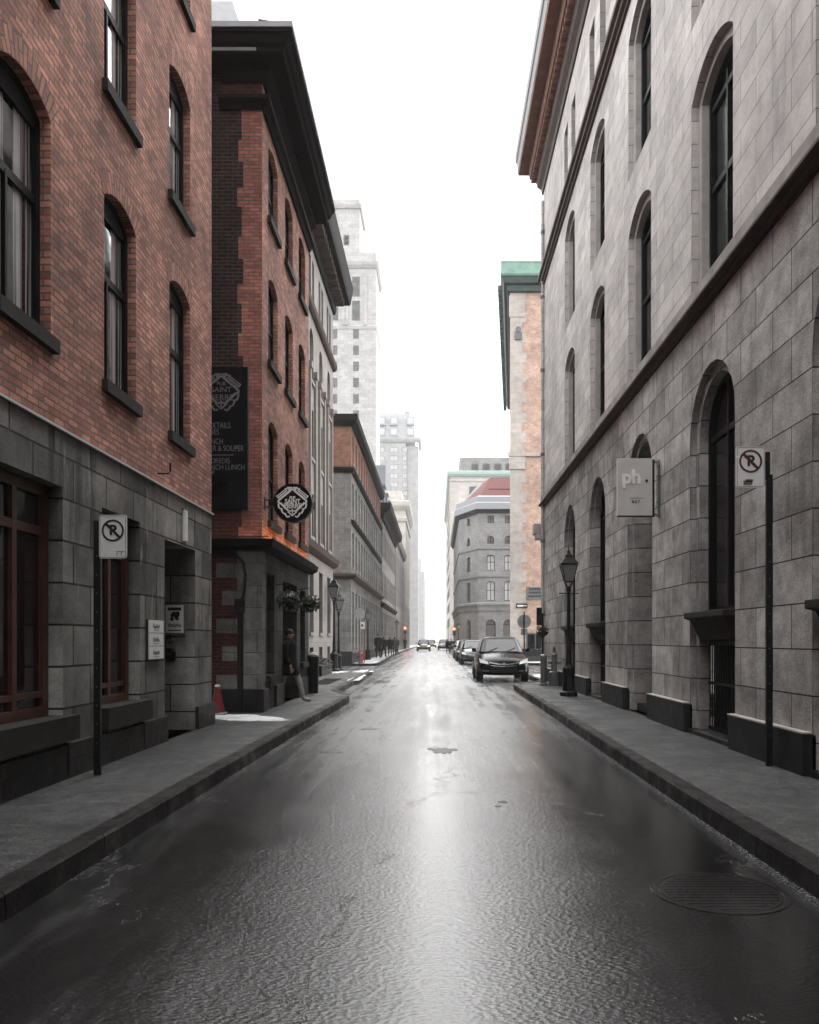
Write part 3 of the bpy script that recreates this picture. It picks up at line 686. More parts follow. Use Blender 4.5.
# plinth between the openings
mb = MB()
ed = sorted([c for c in bays])
segs = [(-44, ed[0]-.95)] + [(a+.95, b-.95) for a,b in zip(ed, ed[1:])] + [(ed[-1]+.95, YE)]
for a,b in segs:
    mb = MB(); mb.box(XR-.10,XR+.05,a,b,.05,.60); pl = part('plinth', mb, M['plinthR'], r1, bevel=.012)
    mb = MB(); mb.box(XR-.11,XR-.004,a,b,.600,.618); part('ledge_line', mb, M['trim'], pl)
for c in bays:
    if c == deep:
        mb = MB(); mb.box(XR+1.24,XR+1.3,c-.8,c+.8,.15,4.6); dd = part('door', mb, M['darkwood'], r1)
        mb = MB()
        for k in range(3): mb.box(XR+.16+k*.26,XR+1.24,c-.8,c+.8,.15+k*.15,.30+k*.15)
        part('step', mb, M['plinthR'], r1, bevel=.01)
        continue
    window(r1, fw, -c, 2.0, .95, 4.69, .95, .24, M['frameblack'], M['glassblack'], bars=(('h',2.69,-.8,.8,.09),('v',0,.05,3.4,.06)), ft=.09, inset=.15)
    # bracketed lintel over the basement gate
    l = MB(); l.loft([[(XR-.13,c-.86,2.02),(XR-.13,c+.86,2.02),(XR+.32,c+.86,2.02),(XR+.32,c-.86,2.02)],[(XR-.13,c-.86,1.93),(XR-.13,c+.86,1.93),(XR+.32,c+.86,1.93),(XR+.32,c-.86,1.93)],
                      [(XR-.06,c-.77,1.90),(XR-.06,c+.77,1.90),(XR+.32,c+.77,1.90),(XR+.32,c-.77,1.90)],[(XR+.06,c-.68,1.60),(XR+.06,c+.68,1.60),(XR+.32,c+.68,1.60),(XR+.32,c-.68,1.60)]])
    part('lintel', l, M['sill'], r1, bevel=.01)
    gt = MB()
    gt.box(XR+.24,XR+.27,c-.80,c+.80,1.52,1.60); gt.box(XR+.24,XR+.27,c-.80,c+.80,.22,.28); gt.box(XR+.24,XR+.27,c-.80,c+.80,.92,.96)
    for k in range(17): gt.tube([(XR+.255,c-.77+k*.096,.22),(XR+.255,c-.77+k*.096,1.58)], .011, 6)
    gg = part('gate', gt, M['dark'], r1)
    bk = MB(); bk.box(XR+.33,XR+.345,c-.8,c+.8,.15,2.0); part('backing', bk, M['frameblack'], gg)
    st = MB(); st.box(XR-.04,XR+.32,c-.93,c+.93,.10,.22); part('threshold', st, M['plinthR'], r1, bevel=.01)
for c in bays:
    for v0,vs in ((6.93,9.93),(11.12,13.95)):
        h = vs-v0
        window(r1, fw, -c, v0, .875, vs, .35, .23, M['frameblack'], M['glassblack'], bars=(('h',h*.52,-.7,.7,.10),('h',h*.93,-.7,.7,.08),('v',0,.05,h,.05)), ft=.08, inset=.15)
    for s in (-.66,.66):
        window(r1, fw, -c+s, 15.55, .33, 17.35, 0, .28, M['frameblack'], M['glassblack'], bars=(('h',.9,-.28,.28,.05),), ft=.05)
dp = MB(); dp.tube([(XR-.07,YE-.28,.2),(XR-.07,YE-.28,17.8)], .055, 10)
pp = part('downpipe', dp, M['stoneR'], r1)
for z in (2.5,5.2,8.4,11.5,14.2,16.6):
    q = MB(); q.tube([(XR-.07,YE-.28,z),(XR-.07,YE-.28,z+.10)], .085, 10); part('collar', q, M['grey'], pp)
mb = MB(); mb.box(XR-.35,XR+.3,YE+.004,YE+.5,5.55,5.95); mb.box(XR-.28,XR+.2,YE+.004,YE+.4,5.35,5.55)
part('corner_bracket', mb, M['trim'], r1, bevel=.03)

# ================================================================== THE CORNER PUB (brick, black cornice)
XP = -3.5; YP = 16.1; YQ = 22.0; fp = FE(XP); fs = FS(YP)
b2 = thing('corner_pub', 'narrow brick corner pub with heavy black cornice, beyond the alley', 'building', (XP,19,0))
pc = [17.2,19.05,20.9]
mb = MB()
facade(mb, fp, YP, YQ, [(3.62,6.9,0,[H(c,.5,4.08,6.08,.17,.12) for c in pc]),(6.9,9.8,0,[H(c,.5,7.42,9.1,.17,.12) for c in pc]),(9.8,13.2,0,[H(c,.5,10.42,11.85,.17,.12) for c in pc])])
mb.poly([(XP,YQ,0),(-12,YQ,0),(-12,YQ,13.2),(XP,YQ,13.2)]); mb.poly([(XP,YP,13.2),(XP,YQ,13.2),(-12,YQ,13.2),(-12,YP,13.2)])
part('brick_wall', mb, [M['brick1']], b2, recalc=False)
mb = MB(); z = 3.42; k = 0
while z < 12.3:
    b_ = (-3.90,-3.83,-3.92,-3.80)[k % 4] - .08; hh = min((.45,.6,.38,.52)[k % 4], 12.3-z)
    sheet(mb, fs, -12, b_, z, z+hh, 0 if z > 4.2 else 2); sheet(mb, fs, b_, XP, z, z+hh, 1)
    z += hh; k += 1
sheet(mb, fs, -12, -4.3, 12.3, 13.2, 0); sheet(mb, fs, -4.3, XP, 12.3, 13.2, 2)
part('side_wall', mb, [M['brickdark'],M['brick2'],M['brickwine']], b2, recalc=False)
mb = MB()
sheet(mb, fs, -12, -4.0, 0, 3.42, 1); sheet(mb, fs, -4.0, XP, 0, 3.42, 0)
facade(mb, fp, YP, 16.42, [(0,3.62,0,[])]); facade(mb, fp, 16.42, YQ, [(0,3.62,2,[H(16.93,.40,.85,3.0,0,.25), H(19.2,.92,.15,2.95,0,.75), H(21.0,.38,1.0,2.9,0,.25)])])
mb.poly([fp.P(18.28,.15,.75),fp.P(20.12,.15,.75),fp.P(20.12,2.95,.75),fp.P(18.28,2.95,.75)])
part('ground_floor_wall', mb, [M['quoin'],M['brickwine'],M['shopstone']], b2, recalc=False)
for k in range(5):
    mb = MB(); z = .62+k*.56; mb.box(-4.42 if k % 2 == 0 else -4.30,-4.0,YP-.012,YP+.1,z,z+.29); part('quoin', mb, M['quoin'], b2)
for q in ((-4.9,-3.602,YP-.05,YP+.1),(XP-.1,XP+.05,YP-.05,16.5),(XP-.1,XP+.05,17.34,18.25),(XP-.1,XP+.05,20.15,YQ)):
    mb = MB(); mb.box(*q,0,.62); part('plinth', mb, M['plinthL'], b2, bevel=.02)
window(b2, fp, 16.93, .85, .40, 3.0, 0, .2, M['frameblack'], M['glass'], bars=(('h',1.5,-.35,.35,.06),), ft=.06, sill=(.05,.1,.12,M['sill']))
window(b2, fp, 21.0, 1.0, .38, 2.9, 0, .2, M['frameblack'], M['glass'], bars=(('h',1.4,-.32,.32,.06),), ft=.06, sill=(.05,.1,.12,M['sill']))
mb = MB(); mb.box(XP-.74,XP-.68,18.3,20.1,.15,2.94); mb.box(XP-.68,XP-.66,18.45,19.1,.5,2.5); mb.box(XP-.68,XP-.66,19.3,19.95,.5,2.5)
dd = part('door', mb, M['darkwood'], b2); mb = MB(); mb.tube([(XP-.66,19.15,1.0),(XP-.61,19.15,1.0),(XP-.61,19.15,1.4),(XP-.66,19.15,1.4)], .014); part('handle', mb, M['steel'], dd)
ppath = [(-12,YP),(XP,YP),(XP,YQ)]
mb = MB(); sweep(mb, ppath, [(-.02,3.40),(.10,3.40),(.24,3.47),(.27,3.60),(-.02,3.66)], -1); part('shop_ledge', mb, M['soot'], b2)
for z0,z1 in ((4.08,6.08),(7.42,9.1),(10.42,11.85)):
    h = z1-z0
    for c in pc: window(b2, fp, c, z0, .5, z1, .17, .10, M['frameblack'], M['glasscurtainsky'], bars=(('h',h*.5,-.45,.45,.07),('v',-.40,h*.5,h,.07)), ft=.07, sill=(.08,.08,.13,M['sill']))
# cornice, black, in stages, with a grey flashing on top
mb = MB(); sweep(mb, [(-4.35,YP),(XP,YP),(XP,YQ)], [(-.02,12.26),(.05,12.26),(.10,12.36),(.17,12.40),(.17,12.48),(-.02,12.52)], -1); part('architrave', mb, M['soot'], b2)
mb = MB(); sweep(mb, [(-4.3,YP),(XP,YP),(XP,YQ)], [(-.02,12.80),(.06,12.80),(.14,12.88),(.2,12.94),(.2,13.02),(-.02,13.04)], -1); part('frieze_moulding', mb, M['soot'], b2)
mb = MB(); sweep(mb, ppath, [(-.02,13.03),(.50,13.03),(.53,13.06),(.53,13.14),(.60,13.18),(.66,13.30),(.71,13.33),(.71,13.38),(-.02,13.42)], -1); cn = part('cornice', mb, M['soot'], b2)
mb = MB(); sweep(mb, ppath, [(.0,13.43),(.70,13.385),(.74,13.385),(.74,13.49),(0,13.52)], -1); part('flashing', mb, M['lead'], cn)
mb = MB(); sweep(mb, [(-12,YP),(XP,YP)], [(.533,13.065),(.545,13.065),(.545,13.13),(.533,13.13)], -1); part('flashing', mb, M['grey'], cn)
# roof cabin
mb = MB(); mb.loft([[(-10,16.2,13.4),(-3.75,16.2,13.4),(-3.75,20,13.4),(-10,20,13.4)],[(-10,16.9,15.1),(-4.3,16.9,15.1),(-4.3,20,15.1),(-10,20,15.1)]])
rc = part('roof_cabin', mb, M['lead'], b2)
for k in range(3):
    mb = MB(); x = -4.42-k*.32; mb.loft([[(x-.12,16.24,13.60),(x+.12,16.24,13.60),(x+.12,16.30,13.60),(x-.12,16.30,13.60)],[(x-.12,16.36,13.82),(x+.12,16.36,13.82),(x+.12,16.42,13.82),(x-.12,16.42,13.82)]])
    part('window', mb, M['frameblack'], rc)
# warm strip light on the ledge
t = thing('ledge_light', 'lit warm orange strip light along the pub ledge, washing the brick above', 'strip light', (XP,19,3.66))
mb = MB(); mb.box(XP+.17,XP+.20,YP+.1,YQ-.1,3.655,3.672); mb.box(-4.3,XP+.17,YP-.20,YP-.17,3.655,3.672); part('casing', mb, M['dark'], t)
mb = MB(); mb.box(XP+.165,XP+.169,YP+.1,YQ-.1,3.66,3.671); mb.box(-4.3,XP+.16,YP-.169,YP-.165,3.66,3.671); part('diffuser', mb, M['amber'], t)
def arealight(loc, rot, sx, sy, e):
    l = bpy.data.lights.new('ledge_lamp', 'AREA'); l.shape = 'RECTANGLE'; l.size = sx; l.size_y = sy; l.energy = e; l.color = (1,.45,.14)
    o = bpy.data.objects.new('ledge_lamp', l); COL.objects.link(o); o.location = loc; o.rotation_euler = rot
LEDGE_E = 2.0
for y_ in (16.6,18.1,19.6,21.1): arealight((XP+.10,y_,3.69), (PI-.35,0,PI/2), 1.2, .03, LEDGE_E/4)
arealight((-3.9,YP-.10,3.69), (PI-.35,0,0), .7, .03, LEDGE_E/60)

# black banner on the side wall
t = thing('wall_banner', 'tall matt black banner with faded crest and menu lettering on the pub side wall', 'banner', (-4.28,YP,5.6))
mb = MB(); mb.box(-4.84,-3.77,YP-.05,YP-.005,4.22,7.08); part('panel', mb, M['poster'], t)
mb = MB(); mb.box(-3.775,-3.765,YP-.06,YP-.0,4.2,7.1); part('edge_rail', mb, M['grey'], t)
yb = YP-.053
def crest(cx, cz, R, mat, parent, y, thick=.004):
    """the pub's emblem: ornate lozenge wreath, plaques on the shoulders, scrolls below"""
    mb = MB()
    def bar(p, q, w):
        p, q = Vector(p), Vector(q); d = (q-p).normalized(); n_ = Vector((-d.y, d.x))*w/2
        pts = [p-n_, q-n_, q+n_, p+n_]
        mb.loft([[(cx+a.x*R, y, cz+a.y*R) for a in pts], [(cx+a.x*R, y+thick, cz+a.y*R) for a in pts]])
    for s in (-1,1):
        bar((s*.10,.66),(s*.66,.20),.11); bar((s*.66,-.0),(s*.14,-.50),.11)
        bar((s*.30,.66),(s*.78,.26),.07); bar((s*.36,.74),(s*.82,.36),.05); bar((s*.28,.62),(s*.40,.78),.05); bar((s*.74,.22),(s*.86,.38),.05)
        bar((s*.66,.20),(s*.78,.06),.10); bar((s*.78,.06),(s*.66,-.06),.10)
        bar((s*.76,-.05),(s*.72,-.28),.08); bar((s*.72,-.28),(s*.52,-.36),.07); bar((s*.60,-.38),(s*.50,-.56),.08); bar((s*.50,-.56),(s*.34,-.60),.07); bar((s*.40,-.62),(s*.26,-.78),.08); bar((s*.26,-.78),(s*.14,-.72),.07)
        bar((s*.02,-.42),(s*.24,-.48),.08); bar((s*.24,-.48),(s*.0,-.70),.07)
        bar((s*.02,.80),(s*.28,.80),.10); bar((s*.0,.70),(s*.22,.70),.08); bar((s*.28,.80),(s*.36,.66),.07)
    bar((0,-.32),(0,-.62),.05)
    part('emblem', mb, mat, parent)
crest(-4.31, 6.56, .46, M['chalk'], t, yb)
for txt, z, s in (('PUB',6.74,.10),('SAINT',6.62,.15),('PIERRE',6.46,.17)): text_part(txt, s, (-4.31,yb,z), 0, M['chalk'], t)
for txt, z, s in (('COCKTAILS',5.90,.165),('& FINES',5.77,.165),('BRUNCH',5.58,.165),('DINER & SOUPER',5.44,.165),('VENDREDIS',5.19,.15),('BRUNCH LUNCH',5.06,.15),('& DINER',4.96,.10)):
    text_part(txt, s, (-4.74,yb,z), 0, M['chalk'], t, align='LEFT', sx=.70 if s > .16 else .78)
mb = MB(); mb.box(-4.74,-4.06,YP-.054,YP-.049,5.305,5.318); part('rule', mb, M['chalk'], t)
mb = MB()
for k in range(16):
    r = random.Random(k+5); mb.disc((-4.30+r.uniform(-.2,.2),YP-.053,4.70+r.uniform(-.07,.09)),(0,1,0),r.uniform(.025,.06),.002,8)
part('faint_picture', mb, M['iron'], t)
# round hanging sign
cx, cy, cz, R = -2.92, 16.35, 4.39, .385
t = thing('hanging_sign', 'round black hanging sign with ornate white emblem, on arms from the pub corner', 'sign', (cx,cy,cz))
mb = MB(); mb.disc((cx,cy-.06,cz),(0,1,0),R,.12,40); part('disc', mb, M['poster'], t, bevel=.01)
mb = MB()
for k in range(48):
    a, b_ = 2*PI*k/48, 2*PI*(k+1)/48
    mb.loft([[(cx+q*math.cos(g_),cy+yy,cz+q*math.sin(g_)) for q,yy in ((R-.004,-.075),(R+.012,-.075),(R+.012,.075),(R-.004,.075))] for g_ in (a,b_)], caps=False)
part('rim', mb, M['dark'], t)
crest(cx-.005, cz+.005, R*.98, M['bright'], t, cy-.066, .006)
for txt, z, s in (('PUB',.105,.075),('SAINT',.03,.125),('PIERRE',-.065,.135)): text_part(txt, s, (cx,cy-.066,cz+z), 0, M['bright'], t, ext=.004, sx=.9, off=.004)
mb = MB()
for dz in (-.07,.07): mb.tube([(XP-.05,cy,cz+dz),(cx-R+.02,cy,cz+dz)], .014)
mb.box(XP,XP+.02,cy-.05,cy+.05,cz-.12,cz+.12); mb.box(cx-R-.12,cx-R+.03,cy-.012,cy+.012,cz-.05,cz+.05)
part('arm', mb, M['dark'], t)
mb = MB(); mb.tube([(cx+R,cy,cz-.03),(cx+R+.05,cy,cz+.02),(cx+R+.04,cy,cz-.12)], .012); part('spot_bracket', mb, M['dark'], t)
# conduit on the side wall
t = thing('conduit_pipe', 'black conduit pipe bent up the stone quoins of the pub side wall', 'pipe', (-4.0,YP,0))
mb = MB(); mb.tube([(-3.92,YP-.09,.12),(-3.92,YP-.09,2.3),(-3.86,YP-.08,2.5),(-3.82,YP-.08,2.9),(-3.86,YP-.08,3.15),(-4.0,YP-.08,3.32),(-4.6,YP-.08,3.40)], .032, 8); part('pipe', mb, M['dark'], t)
mb = MB(); mb.box(-4.02,-3.84,YP-.16,YP-.0,2.15,2.42); part('junction_box', mb, M['iron'], t, bevel=.01)
mb = MB(); mb.box(-3.97,-3.87,YP-.14,YP-.02,.12,2.2); part('casing', mb, M['iron'], t, bevel=.01)
# ================================================================== LEFT, FURTHER ON
def body(mb, x0, x1, y0, y1, z0, z1, slot, skip=''):
    if 'S' not in skip: mb.poly([(x0,y0,z0),(x1,y0,z0),(x1,y0,z1),(x0,y0,z1)], slot)
    if 'N' not in skip: mb.poly([(x1,y1,z0),(x0,y1,z0),(x0,y1,z1),(x1,y1,z1)], slot)
    if 'E' not in skip: mb.poly([(x1,y0,z0),(x1,y1,z0),(x1,y1,z1),(x1,y0,z1)], slot)
    if 'W' not in skip: mb.poly([(x0,y1,z0),(x0,y0,z0),(x0,y0,z1),(x0,y1,z1)], slot)
    mb.poly([(x0,y0,z1),(x1,y0,z1),(x1,y1,z1),(x0,y1,z1)], slot)
# beige stone building set back behind the pub
X3, Y0, Y1 = -5.0, 22.6, 38.8; f3 = FE(X3)
b3 = thing('beige_stone_building', 'smooth beige stone building with dentilled black cornice, set back past the pub', 'building', (X3,32,0))
c3 = [24.6,27.1,29.6,32.15,34.75,37.3]
mb = MB()
rows = [(0,1.5,0,[H(c,.5,.55,1.3,0,.3) for c in c3]),(1.5,5.2,0,[H(c,.55,1.9,4.5,0,.35) for c in c3]),(5.2,8.2,0,[H(c,.5,5.75,7.5,0,.35) for c in c3]),(8.2,11.6,0,[H(c,.5,8.9,10.9,0,.35) for c in c3]),
        (11.6,14.8,0,[H(c,.5,12.0,13.6,.5,.35) for c in c3]),(14.8,17.9,0,[H(c+s*.42,.28,15.25,16.95,0,.3) for c in c3 for s in (-1,1)])]
facade(mb, f3, Y0, Y1, rows); body(mb, -16, X3, Y0, Y1, 0, 17.9, 0, 'E')
part('wall', mb, [M['stone3']], b3, recalc=False)
for c in c3:
    window(b3, f3, c, .55, .5, 1.3, 0, .25, M['frameblack'], M['glass'], bars=(('v',0,.05,.7,.05),))
    for v0,vs,r_ in ((1.9,4.5,0),(5.75,7.5,0),(8.9,10.9,0),(12.0,13.6,.5)):
        hw = .55 if v0 < 2 else .5
        window(b3, f3, c, v0, hw, vs, r_, .3, M['frameblack'], M['glass'], bars=(('h',(vs-v0)*.55,-hw+.05,hw-.05,.06),), sill=(.06,.07,.12,M['stone3']))
    for s in (-.42,.42): window(b3, f3, c+s, 15.25, .28, 16.95, 0, .25, M['frameblack'], M['glass'], bars=(('h',.85,-.24,.24,.05),), ft=.05)
    mb = MB(); 
    for s in (-1,1): mb.box(X3-.02,X3+.10,c+s*.72-.12,c+s*.72+.12,5.6,12.3); mb.box(X3-.02,X3+.15,c+s*.72-.16,c+s*.72+.16,12.3,12.55)
    part('pilaster', mb, M['stone3'], b3)
p3 = [(X3,Y0),(X3,Y1),(-16,Y1)]
mb = MB(); sweep(mb, p3, [(-.02,5.05),(.08,5.05),(.25,5.2),(.30,5.42),(.24,5.46),(-.02,5.55)], -1); part('shop_cornice', mb, M['darkbrown'], b3)
mb = MB(); sweep(mb, p3, [(-.02,14.62),(.08,14.62),(.16,14.72),(.2,14.9),(-.02,14.98)], -1); part('string_course', mb, M['darkbrown'], b3)
mb = MB(); sweep(mb, p3, [(-.02,17.4),(.10,17.4),(.15,17.6),(.15,17.75),(-.02,17.75)], -1); sweep(mb, p3, [(-.02,18.1),(.75,18.12),(.80,18.3),(.86,18.75),(.9,19.0),(-.02,19.15)], -1)
cn = part('cornice', mb, M['soot'], b3)
mb = MB(); y = Y0
while y < Y1+.1: mb.box(X3-.02,X3+.55,y,y+.22,17.76,18.10); y += .55
part('dentils', mb, M['darkbrown'], cn)
mb = MB(); mb.box(X3-.02,X3+.05,Y0,Y1+.03,0,.5); part('plinth', mb, M['plinthL'], b3)

# brick-over-stone block after the cross street
X4, Y0, Y1 = -5.2, 49.0, 75.0; f4 = FE(X4)
b4 = thing('brick_topped_building', 'grey stone block with orange brick top storey, across the side street', 'building', (X4,62,0))
c4 = [Y0+1.2+k*1.97 for k in range(13)]
mb = MB()
facade(mb, f4, Y0, Y1, [(0,5.4,0,[H(c,.55,.9,4.6,0,.3) for c in c4]),(5.4,8.9,0,[H(c,.5,6.1,8.3,0,.3) for c in c4]),(8.9,12.0,0,[H(c,.5,9.4,11.4,0,.3) for c in c4]),(12.0,15.0,1,[H(c,.45,12.6,14.3,0,.25) for c in c4])])
body(mb, -17, X4, Y0, Y1, 0, 12.0, 0, 'E'); body(mb, -17, X4, Y0, Y1, 12.0, 15.0, 1, 'E')
part('wall', mb, [M['stone4'],M['brickfar']], b4, recalc=False)
for c in c4:
    for v0,vs,hw in ((.9,4.6,.55),(6.1,8.3,.5),(9.4,11.4,.5),(12.6,14.3,.45)):
        window(b4, f4, c, v0, hw, vs, 0, .25, M['frameblack'], M['glass'], bars=(('h',(vs-v0)*.5,-hw+.05,hw-.05,.07),), sill=(.06,.06,.1,M['stone4']))
p4 = [(-17,Y0),(X4,Y0),(X4,Y1)]
for nm,z0,o in (('shop_cornice',5.35,.34),('string_course',11.85,.22)):
    mb = MB(); sweep(mb, p4, [(-.02,z0),(o*.4,z0),(o,z0+.16),(o,z0+.3),(-.02,z0+.38)], -1); part(nm, mb, M['soot'] if z0 > 6 else M['darkbrown'], b4)
mb = MB(); sweep(mb, [(X4,Y0-.0),(X4,Y1)], [(-.02,8.75),(.1,8.75),(.2,8.95),(-.02,9.0)], -1); part('string_course', mb, M['soot'], b4)
mb = MB(); sweep(mb, p4, [(-.02,14.7),(.12,14.72),(.38,14.95),(.42,15.35),(-.02,15.45)], -1); part('cornice', mb, M['soot'], b4)
mb = MB(); mb.box(-12,-6.3,Y0+1.5,Y0+9,15.4,15.62); part('roof_curb', mb, M['soot'], b4)
mb = MB(); mb.box(-17,X4+.05,Y0-.05,Y1,0,.9); part('plinth', mb, M['plinthL'], b4)

# dark mansarded block
X5, Y0, Y1 = -5.15, 76.0, 100.0; f5 = FE(X5)
b5 = thing('dark_cornice_building', 'grey block with heavy dark bracketed cornice and steep attic, after the brick topped one', 'building', (X5,88,0))
c5 = [Y0+1.3+k*2.14 for k in range(11)]
mb = MB(); facade(mb, f5, Y0, Y1, [(0,5,0,[H(c,.65,.8,4.3,0,.3) for c in c5]),(5,9,0,[H(c,.55,5.8,8.2,0,.3) for c in c5]),(9,13.2,0,[H(c,.55,9.6,12.2,0,.3) for c in c5])])
body(mb, -17, X5, Y0, Y1, 0, 13.2, 0, 'E'); part('wall', mb, [M['stone4']], b5, recalc=False)
for c in c5:
    for v0,vs,hw in ((.8,4.3,.65),(5.8,8.2,.55),(9.6,12.2,.55)):
        window(b5, f5, c, v0, hw, vs, 0, .25, M['frameblack'], M['glass'], bars=(('h',(vs-v0)*.5,-hw+.05,hw-.05,.07),))
p5 = [(-17,Y0),(X5,Y0),(X5,Y1)]
mb = MB(); sweep(mb, p5, [(-.02,13.1),(.2,13.1),(.3,13.6),(.85,13.9),(.95,14.5),(-.02,14.7)], -1); part('cornice', mb, M['soot'], b5)
mb = MB(); sweep(mb, p5, [(-.02,4.7),(.2,4.8),(.35,5.1),(-.02,5.3)], -1); part('shop_cornice', mb, M['soot'], b5)
mb = MB(); mb.loft([[(-17,Y0,14.6),(X5,Y0,14.6),(X5,Y1,14.6),(-17,Y1,14.6)],[(-17,Y0+.8,17.6),(X5-.8,Y0+.8,17.6),(X5-.8,Y1,17.6),(-17,Y1,17.6)]])
rf = part('attic', mb, M['slate'], b5)
for k in range(5):
    y = Y0+3+k*4.4; mb = MB(); mb.box(X5-1.0,X5+.1,y-.7,y+.7,14.6,16.6); mb.prism([(X5-1,y-.8),(X5+.2,y-.8),(X5+.2,y+.8),(X5-1,y+.8)],16.6,16.8); part('dormer', mb, M['slate'], rf)

# cream building with pediment course
X6, Y0, Y1 = -4.9, 128.0, 150.0; f6 = FE(X6); s6 = FS(Y0)
b6 = thing('cream_stone_building', 'cream stone building with moulded cornice, in haze below the two towers', 'building', (X6,139,0))
mb = MB(); body(mb, -22, X6, Y0, Y1, 0, 23.5, 0, 'E')
c6 = [Y0+2+k*3.6 for k in range(6)]
facade(mb, f6, Y0, Y1, [(0,8,0,[H(c,.9,1,6.5,.8,.4) for c in c6]),(8,23.5,0,[H(c,.9,9,20,0,.4) for c in c6])])
part('wall', mb, [M['stonecream']], b6, recalc=False)
for c in c6:
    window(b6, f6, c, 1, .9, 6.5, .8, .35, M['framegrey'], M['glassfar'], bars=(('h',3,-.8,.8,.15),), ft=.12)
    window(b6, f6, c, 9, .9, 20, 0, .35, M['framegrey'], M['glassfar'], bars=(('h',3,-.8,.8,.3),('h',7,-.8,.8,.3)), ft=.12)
p6 = [(-22,Y0),(X6,Y0),(X6,Y1)]
mb = MB(); sweep(mb, p6, [(-.02,22.4),(.2,22.4),(.7,23),(.8,23.7),(-.02,24)], -1); part('cornice', mb, M['stonecream'], b6)
mb = MB(); sweep(mb, p6, [(-.02,20.6),(.2,20.6),(.3,21.1),(-.02,21.2)], -1); part('string_course', mb, M['stonecream'], b6)
mb = MB(); mb.box(-22,X6-.6,Y0+.6,Y1,23.9,25.6); part('parapet', mb, M['stonecream'], b6)
mb = MB(); mb.box(-22,-8.2,Y0+2,Y1,25.5,30); part('roof_house', mb, M['slate'], b6)

# grey infill with a slim tower corner between
X7, Y0, Y1 = -5.1, 101.5, 127; f7 = FE(X7)
b7 = thing('narrow_grey_building', 'low pale grey building with a corner pier, between dark corniced block and cream building', 'building', (X7,114,0))
c7 = [Y0+2+k*3.1 for k in range(8)]
mb = MB(); body(mb, -20, X7, Y0, Y1, 0, 14.6, 0, 'E'); facade(mb, f7, Y0, Y1, [(0,5,0,[H(c,.9,.8,4.2,0,.3) for c in c7]),(5,14.6,0,[H(c,.7,6,12.8,0,.3) for c in c7])])
part('wall', mb, [M['stonered']], b7, recalc=False)
for c in c7:
    window(b7, f7, c, .8, .9, 4.2, 0, .25, M['frameblack'], M['glass'], bars=(('h',2.6,-.8,.8,.1),))
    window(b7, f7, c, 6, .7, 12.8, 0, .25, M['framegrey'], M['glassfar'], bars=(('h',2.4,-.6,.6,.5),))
mb = MB(); sweep(mb, [(-20,Y0),(X7,Y0),(X7,Y1)], [(-.02,14.0),(.3,14.1),(.5,14.8),(-.02,15)], -1); part('cornice', mb, M['stonered'], b7)

# pale tower with setback
XT, YT = -12.75, 170.0; sT = FS(YT); eT = FE(XT)
t1 = thing('pale_office_tower', 'tall pale stone office tower with stepped top, fading into the white sky', 'tower', (-24,YT,0))
mb = MB(); body(mb, -46, XT, YT, YT+12, 0, 84.0, 0)
tw = part('wall', mb, [M['stonepale']], t1, recalc=False)
mb = MB(); body(mb, -46, XT-3.6, YT+1.5, YT+11, 84, 96, 0); part('upper_stage', mb, [M['stonepale']], t1, recalc=False)
pT = [(-46,YT),(XT,YT),(XT,YT+12)]
mb = MB(); sweep(mb, pT, [(-.02,80.5),(.2,80.6),(.5,81.2),(.6,81.9),(-.02,82.1)], -1); part('cornice', mb, M['stonepale'], t1)
mb = MB(); sweep(mb, pT, [(-.02,67.6),(.1,67.7),(.18,68.3),(-.02,68.5)], -1); part('string_course', mb, M['stonepale'], t1)
mb = MB(); sweep(mb, [(-46,YT+1.5),(XT-3.6,YT+1.5),(XT-3.6,YT+11)], [(-.02,94),(.3,94.1),(.5,94.8),(-.02,95)], -1); part('string_course', mb, M['stonepale'], t1)
mb = MB(); mb.tube([(XT-2.2,YT+3,84),(XT-2.2,YT+3,85.0)], .5, 8); part('roof_vent', mb, M['stonepale'], t1)
for ci,c in enumerate((-17.0,-21.6,-26.2)):
    for k in range(18):
        z = 7.0+k*3.45
        if z < 24: continue
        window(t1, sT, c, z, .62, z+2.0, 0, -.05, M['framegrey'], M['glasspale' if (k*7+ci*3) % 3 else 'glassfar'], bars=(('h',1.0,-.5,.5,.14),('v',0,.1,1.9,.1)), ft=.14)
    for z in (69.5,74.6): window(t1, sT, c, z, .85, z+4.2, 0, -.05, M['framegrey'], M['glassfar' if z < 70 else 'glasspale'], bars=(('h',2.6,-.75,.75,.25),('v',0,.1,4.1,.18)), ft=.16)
    mb = MB(); 
    for s in (-1,1): mb.box(c+s*2.0-.35,c+s*2.0+.35,YT-.25,YT+.1,68.5,79.5)
    part('pilaster', mb, M['stonepale'], t1)
window(t1, FS(YT+1.5), -19.2, 86.2, .6, 88.4, 0, -.05, M['framegrey'], M['glassfar'], bars=(('h',1.0,-.5,.5,.14),), ft=.14)

